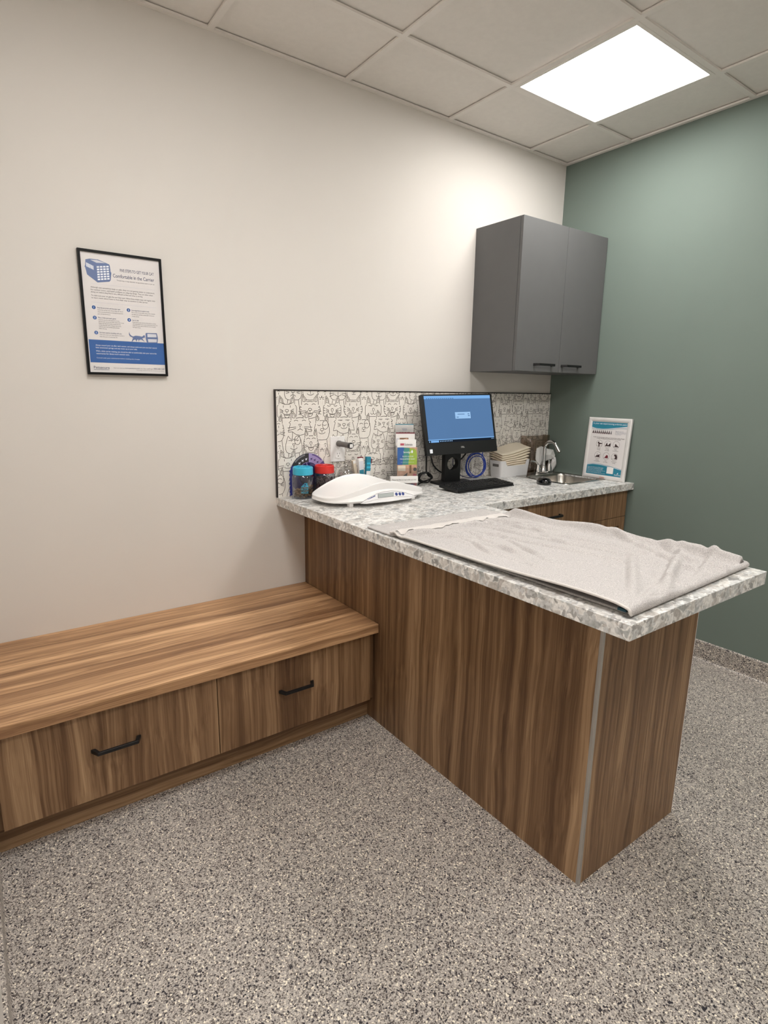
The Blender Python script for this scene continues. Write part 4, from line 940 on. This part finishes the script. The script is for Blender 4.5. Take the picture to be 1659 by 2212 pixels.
# ------------------------------------------------------------------ faucet
FX, FY = -.150, -.112
t = thing('faucet', 'chrome gooseneck faucet with two lever handles behind the sink', 'faucet', (FX, FY, CT+.004)); L = t.location
m = MB(); m.prism(rrect(FX, FY, .080, .024, .022, 6), CT+.0042, CT+.016, 'chrome', 2); m.build('base_plate', t, L, bevel=.004, smooth=True)
m = MB(); m.lathe([(.021, .015), (.020, .026), (.0155, .034), (.0145, .050), (.0125, .052)], (FX, FY, CT), 'chrome', 28)
sp = [(FX, FY, CT+.045), (FX, FY, CT+.10), (FX, FY, CT+.150)]+[(FX+.003*(1-math.cos(a)), FY-.044*(1-math.cos(a)), CT+.157+.047*math.sin(a)) for a in [PI*k/12 for k in range(0, 11)]]
e1 = Vector(sp[-1]); d1 = (e1-Vector(sp[-2])).normalized(); sp += [tuple(e1+d1*.02)]
m.tube(sp, .0105, 'chrome', 18); m.build('spout', t, L, smooth=True)
m = MB(); m.tube([e1+d1*.010, e1+d1*.040], .0125, 'chrome', 20); m.tube([e1+d1*.0405, e1+d1*.046], .0105, 'steel', 20); m.build('aerator', t, L, smooth=True)
for s, dirv in ((-1, Vector((-.85, .25, .25))), (1, Vector((.55, .55, .60)))):
    hx = FX+s*.054
    m = MB(); m.lathe([(.0185, .015), (.0180, .030), (.0145, .046), (.0120, .058), (.0, .064)], (hx, FY, CT), 'chrome', 24); dv = dirv.normalized()
    c0 = Vector((hx, FY, CT+.056)); m.tube(spline([c0, c0+dv*.012+Vector((0, 0, .012)), c0+dv*.034+Vector((0, 0, .014)), c0+dv*.060+Vector((0, 0, .010))], 5), [.0075-.0002*i for i in range(16)], 'chrome', 12)
    m.build('lever_handle', t, L, smooth=True)
# ------------------------------------------------------------------ smoked dispenser and paper towel
t = thing('towel_dispenser', 'smoked clear plastic towel dispenser with rounded cut-out behind the faucet', 'dispenser', (-.172, -.037, CT+.002)); L = t.location
dx0, dx1, dy0, dy1, dz0, dz1 = -.264, -.052, -.066, -.0125, CT+.0045, CT+.236
m = MB(); ncx = -.142
front = [(dx0, dz0), (ncx-.040, dz0), (ncx-.040, CT+.135)]+[(ncx+.040*math.cos(a), CT+.135+.036*math.sin(a)) for a in [PI-PI*k/12 for k in range(1, 12)]]+[(ncx+.040, CT+.135), (ncx+.040, dz0), (dx1, dz0), (dx1, dz1), (dx0, dz1)]
m.prism(front, dy0, dy0+.0025, 'smoke', 1); m.build('front_panel', t, L)
m = MB(); m.box(dx0, dx0+.0025, dy0+.0026, dy1, dz0, dz1, 'smoke'); m.box(dx1-.0025, dx1, dy0+.0026, dy1, dz0, dz1, 'smoke'); m.box(dx0+.0026, dx1-.0026, dy0+.0026, dy1, dz0, dz0+.0025, 'smoke'); m.build('case', t, L)
rp = random.Random(21)
def hull(mb, c, rx, ry, rz, n, mat):
    bm = bmesh.new()
    for i in range(n):
        a, b2 = rp.uniform(0, 2*PI), rp.uniform(-1, 1); q2 = math.sqrt(1-b2*b2); k = rp.uniform(.82, 1.12); bm.verts.new((c[0]+rx*q2*math.cos(a)*k, c[1]+ry*q2*math.sin(a)*k, c[2]+rz*b2*k))
    bmesh.ops.convex_hull(bm, input=bm.verts[:]); 
    for v in [v for v in bm.verts if not v.link_faces]: bm.verts.remove(v)
    bm.verts.index_update(); mb.add([v.co.copy() for v in bm.verts], [[v.index for v in f.verts] for f in bm.faces], mat); bm.free()
m = MB()
pp = [(-.178, -.072, 1.052), (-.138, -.076, 1.064), (-.186, -.074, .985), (-.158, -.084, .935), (-.100, -.096, 1.048), (-.050, -.100, 1.040), (-.018, -.094, 1.002), (-.052, -.112, .986), (-.112, -.086, .968), (-.088, -.112, 1.012), (-.128, -.094, 1.010)]
m.add(pp, [(0, 1, 2), (1, 3, 2), (1, 10, 3), (1, 4, 10), (10, 8, 3), (4, 9, 10), (10, 9, 8), (4, 5, 9), (5, 6, 9), (6, 7, 9), (7, 8, 9)], 'paperw')
o = m.build('paper_towel', loc=(-.13, -.07, CT+.03)); so = o.modifiers.new('thickness', 'SOLIDIFY'); so.thickness = .0012
tag(o, 'crumpled white paper towel hanging out of the smoked dispenser', 'paper towel')
m = MB(); hull(m, (-.040, -.098, CT+.056), .026, .022, .049, 30, 'paperw'); o = m.build('crumpled_tissue', loc=(-.040, -.098, CT+.006)); tag(o, 'wad of white tissue standing at the right foot of the faucet', 'tissue')
# ------------------------------------------------------------------ silver framed leaflet leaning on the green wall
lean = .07; FT = Matrix(((0, math.cos(0)*0+math.sin(lean), -math.cos(lean)), (-1, 0, 0), (0, math.cos(lean), math.sin(lean)))).to_4x4()
# columns: U (to the right seen from the room) = -y, V = up the leaning face, N = towards the room
U3 = Vector((0, -1, 0)); V3 = Vector((math.sin(lean), 0, math.cos(lean))); N3 = U3.cross(V3)
FT = Matrix((U3, V3, N3)).transposed().to_4x4(); FT.translation = Vector((-.044, -.326, CT+.0006))
t = thing('framed_sign', 'silver snap-framed cat arthritis leaflet leaning on the green wall', 'sign', (-.040, -.466, CT)); L = t.location
W3, H3, e = .280, .362, .025
m = MB()
def bar(p0, p1, q1, q0):                                             # mitred, rounded frame side
    for (za, zb2, ia, ib) in ((-.010, .002, 0, .0), (.002, .005, .0, .22), (.005, .005, .22, .62), (.005, .0015, .62, 1.0)):
        def mix(a, b, s): return (a[0]+(b[0]-a[0])*s, a[1]+(b[1]-a[1])*s)
        A0, A1, B0, B1 = mix(p0, q0, ia), mix(p1, q1, ia), mix(p0, q0, ib), mix(p1, q1, ib)
        m.add([FT @ Vector((*A0, za)), FT @ Vector((*A1, za)), FT @ Vector((*B1, zb2)), FT @ Vector((*B0, zb2))], [(0, 1, 2, 3)], 'silver')
o4 = [(0, 0), (W3, 0), (W3, H3), (0, H3)]; i4 = [(e, e), (W3-e, e), (W3-e, H3-e), (e, H3-e)]
for i in range(4): bar(o4[i], o4[(i+1) % 4], i4[(i+1) % 4], i4[i])
m.build('frame', t, L, merge=True)
m = MB(); m.box(.002, W3-.002, .002, H3-.002, -.010, -.004, 'silver', FT); m.build('backing', t, L)
m = MB(); m.box(e-.002, W3-e+.002, e-.002, H3-e+.002, -.0035, .0006, 'paper', FT)
A = Art(m, FT @ Vector((0, 0, .0008)), U3, V3)
A.poly([(e*1000, 337.5), (e*1000, 304), (58, 297.5), (98.9, 296.4), (138, 299.9), (188.8, 307.5), (255, 317), (255, 337.5)], 'teal')
A.line([(25, 303), (58, 296), (98.9, 294.5), (140, 298), (188.8, 306), (255, 315)], 2.6, 'pwhite', 2); A.line([(25, 299), (58, 293), (100, 292.2), (165, 299), (210, 305), (255, 305)], 1.6, 'teal', 2)
A.text('Is your cat experiencing arthritis pain?', 33.5, 323, 9.6, 'pwhite', 219)
for i in range(10):
    x = 38+i*13.2; A.poly([(x-4.5, 268), (x+4.5, 268), (x+5, 276), (x+3, 283), (x+3.6, 290), (x+.5, 287), (x-1, 281), (x-4.2, 276)], 'choco' if i < 9 else 'pgrey')
    A.line([(x+1, 268.5), (x+5.5, 268.5)], 1.4, 'maroon', 2)
for i, s in enumerate(('Signs that your cat', 'may have arthritis pain are', 'not always so easy for you', 'to see at home')): A.text(s, 184, 286.5-i*6.4, 4.0, 'pdark', [50, 68, 66, 38][i])
A.text('Is your cat showing signs? Have you noticed these subtle changes', 44.3, 244.3, 5.6, 'choco', 203); A.text('in their everyday life and how they move around?', 68.9, 237, 5.6, 'choco', 156)
ic = [(89.6, 207.9), (145.9, 208.3), (200.7, 208.7), (88.5, 139.3), (145.5, 138.3), (200.3, 138)]; lb = [('Difficulty', 'jumping'), ('Walking', 'down stairs'), ('Height', 'to jump down'), ('Chasing', 'moving objects'), ('Litter', 'box habits'), ('Walking and', 'running')]
for n_, ((x, y), (a, b)) in enumerate(zip(ic, lb)):
    A.ring(x, y, 21, 1.0, 'choco')
    mt_ = 'maroon' if n_ == 4 else 'choco'
    shp = [[(-4, -18), (3, -18), (2, -2), (18, -1), (18, 5), (0, 5), (-2, 12), (-8, 12), (-12, 2), (-5, 1)], [(-17, -10), (18, -10), (18, 8), (10, 4), (4, -5), (-2, -2), (-4, 10), (-8, 6), (-12, -3)], [(-18, -12), (18, -12), (12, -6), (2, 0), (-2, 6), (-7, 4), (-8, -9)], [(-16, -10), (14, -10), (12, -1), (16, 6), (6, 3), (-2, -2), (-3, 14), (-5, 0), (-12, -6)], [(-11, -11), (12, -11), (13, -2), (9, 6), (3, 8), (-4, 0)], [(-3, -12), (16, -12), (18, 2), (12, 14), (2, 17), (-6, 12), (2, 4), (4, -5)]][n_]
    A.poly([(x+p, y+q2) for p, q2 in shp], mt_, 2); A.line([(x-19, y-11), (x+19, y-11)], 1, 'choco', 2)
    A.text(a, x, y-30, 4.6, 'choco', None, 'C'); A.text(b, x, y-37.5, 4.6, 'choco', None, 'C')
A.poly([(e*1000, 25), (255, 25), (255, 71.4), (227.7, 75.1), (174, 82.9), (119.4, 88.6), (64.3, 88.5), (e*1000, 80.5)], 'teal'); A.line([(25, 77.5), (64, 85.4), (119.4, 85.4), (174, 79.5), (227.7, 71.8), (255, 68)], 2.4, 'pwhite', 2)
A.rect(162, 38.5, 204.5, 77, 'paperw', 3)
for i, (s, w_) in enumerate((('If your cat shows any of these signs', 107), ('talk to your veterinarian today', 104), ('Arthritis pain can be managed and treated, ask', 122), ('us how your cat can live more comfortably', 95), ('Always read the full label before use in cats', 122))): A.text(s, 31, 64-i*8, 5.4 if i < 2 else 4.0, 'pwhite', w_)
A.text('Solensia', 213, 32, 8.4, 'pwhite', 41); A.poly([(229, 41), (233, 48), (238, 50), (236, 44), (240, 41)], 'pwhite', 2)
m.build('print', t, L, fixn=False)
m = MB(); A = Art(m, FT @ Vector((0, 0, .0052)), U3, V3); A.text('zoetis', 121.5, 8.5, 8, 'orange', 33); m.build('brand_print', t, L, fixn=False)
# ------------------------------------------------------------------ folded terry towel on the peninsula
P00, P01 = Vector((-1.925, -.742, 0)), Vector((-1.318, -.742, 0))    # far edge, left and right
P10, P11 = Vector((-1.912, -1.772, 0)), Vector((-1.250, -1.748, 0))  # folded near edge
def bil(s, v): return (P00*(1-v)+P01*v)*(1-s)+(P10*(1-v)+P11*v)*s
rt = random.Random(5); wr = []
# (along, across, direction, half width, half length, height): pressed-in creases and soft folds
for i in range(30): wr.append((rt.uniform(.1, 1), rt.uniform(.05, .9), rt.uniform(-.5, .5), rt.uniform(.006, .013), rt.uniform(.06, .2), rt.uniform(.004, .008)))
wr += [(.19, .08, 1.05, .011, .16, .016), (.235, .16, .95, .011, .17, .016), (.29, .20, .8, .013, .14, .012), (.20, .45, 1.35, .012, .12, .010), (.24, .62, 1.2, .012, .14, .012), (.31, .75, .35, .013, .2, .010), (.07, .2, 1.2, .010, .10, .008), (.06, .5, 1.3, .010, .12, .010), (.08, .75, 1.1, .010, .10, .009),
       (.50, .46, .16, .009, .42, .007), (.55, .60, .12, .009, .42, .008), (.60, .73, .10, .010, .35, .008), (.42, .30, -.25, .009, .22, .006),
       (.93, .52, -1.15, .012, .22, .014), (.87, .40, -1.05, .013, .22, .012), (.90, .68, -1.2, .012, .18, .014), (.95, .82, -1.3, .012, .18, .012), (.97, .3, -1.3, .012, .2, .010), (.80, .80, -.5, .013, .16, .012), (.86, .86, -.7, .012, .14, .012)]
def wrinkle(s, v):
    h = 0
    for (s0, v0, an, wd, ln, am) in wr:
        a = (s-s0)*1.03; b = (v-v0)*.65
        if abs(a)+abs(b) > .75: continue
        p = a*math.cos(an)+b*math.sin(an); q2 = -a*math.sin(an)+b*math.cos(an)
        if abs(q2) > 4.5*wd: continue
        h += am*math.exp(-(p/ln)**2)*(1.05*math.exp(-(q2/wd)**2)-.75*math.exp(-((q2+1.7*wd)/wd)**2))
    return max(-.007, min(h, .024))
S0 = .135
def tw(p, v):
    """p 0..1 lower layer from far end to the fold, 1..1.12 round the fold, 1.12..2 upper layer back"""
    s = p if p < 1 else 1-(max(p, 1.12)-1.12)/.88*(1-S0)
    lift = .013*math.exp(-(s-.90)**2/.035)*max(0, 1-v*2.0)
    roll = .028*math.exp(-((v-.958)/.024)**2)
    ve = v
    if p < 1.06: ve = v+.035*(1-v)*max(0, min(1, (p-.16)/.1))*min(1, (1.06-p)/.06)
    if p <= 1:
        q = bil(p, ve); z = .0045+.5*wrinkle(p, v)*(1 if p < S0+.05 else .1)+.004*math.exp(-((v-.965)/.03)**2)*(1 if p < .2 else 0); return Vector((q.x, q.y, CT+max(z, .0043)))
    if p < 1.12:
        a = (p-1)/.12*PI; q = bil(1, ve); d = (P10-P00).normalized(); rr = .0070+.45*lift+.35*wrinkle(1, v)*(p-1)/.12; return Vector((q.x, q.y, CT+.0045+rr*(1-math.cos(a))))+d*.010*math.sin(a)
    q = bil(s, v); k = min(1, (s-S0)/.05)
    z = .0045+.0160*max(.6, min(1, .6+s*.6))+.9*lift+wrinkle(s, v)*min(1, .25+.75*max(0, (s-S0-.04)/.05))*.9+roll*k*(.50+.5*math.sin(3+9*s)**2)-.010*math.exp(-((v-.895)/.025)**2)*k
    z = max(z, .0102)
    return Vector((q.x-.010*math.exp(-((v-1)/.05)**2)*k, q.y, CT+z))
def vmap(j, n): x = j/(n-1); return x
m = MB(); nu, nv = 420, 170
m.grid(lambda a, b: tuple(tw(a*2, b)), nu, nv, 'terry')
t = thing('bath_towel', 'light grey terry towel folded in half lying on the peninsula counter', 'towel', (-1.58, -1.25, CT)); L = t.location
b = m.build('cloth', t, L, smooth=True, angle=180, fixn=False); so = b.modifiers.new('thickness', 'SOLIDIFY'); so.thickness = .0055; so.offset = 0
tx = bpy.data.textures.new('pile', 'CLOUDS'); tx.noise_scale = .004; dm = b.modifiers.new('pile', 'DISPLACE'); dm.texture = tx; dm.strength = .0016; dm.mid_level = .5
m = MB(); m.tube([tw(1.0+p/120, -.003) for p in range(121)], .0036, 'hem', 8); m.build('side_hem', t, L, smooth=True)
m = MB()
def band(off, w0):
    def fn(a, b2):
        p = 2-off-w0*a; q = tw(p, .01+.90*b2); return (q.x, q.y, q.z+.0056)
    return fn
m.grid(band(.004, .052), 14, 200, 'hem'); m.build('end_band', t, L, smooth=True)
m = MB(); m.tube([tw(2.0, v/50)+Vector((0, .003, 0)) for v in range(51)], .0030, 'hem', 8); m.tube([tw(0.0, v/50) for v in range(51)], .0026, 'terry', 8); m.build('end_hem', t, L, smooth=True)
m = MB(); m.box(-1.900, -1.868, -1.764, -1.742, CT+.0085, CT+.0140, 'tealcloth'); m.build('label_tag', t, L)
# ------------------------------------------------------------------ camera and render look
cam = bpy.data.cameras.new('camera'); co = bpy.data.objects.new('camera', cam); C.objects.link(co)
yaw, pitch, roll = .6283, -.2103, .0156
f = Vector((math.sin(yaw)*math.cos(pitch), math.cos(yaw)*math.cos(pitch), math.sin(pitch)))
r = Vector((math.cos(yaw), -math.sin(yaw), 0)); u = r.cross(f)
R = r*math.cos(roll)+u*math.sin(roll); U = -r*math.sin(roll)+u*math.cos(roll)
mt = Matrix((R, U, -f)).transposed().to_4x4(); mt.translation = Vector((-3.0852, -2.4396, 1.3983)); co.matrix_world = mt
cam.sensor_fit = 'VERTICAL'; cam.sensor_height = 24; cam.lens = 24*1234.53/2212; cam.clip_start = .01
scene.camera = co
w = bpy.data.worlds.new('world'); scene.world = w; w.use_nodes = True
w.node_tree.nodes['Background'].inputs[0].default_value = (.02, .02, .02, 1)
v = scene.view_settings; v.view_transform = 'Standard'; v.look = 'None'; v.gamma = 1; v.use_curve_mapping = False; v.exposure = 0.0
cy = scene.cycles; cy.max_bounces = 10; cy.diffuse_bounces = 6; cy.glossy_bounces = 4; cy.transparent_max_bounces = 24; cy.caustics_reflective = False; cy.caustics_refractive = False
cy.sample_clamp_indirect = 6; cy.use_denoising = True
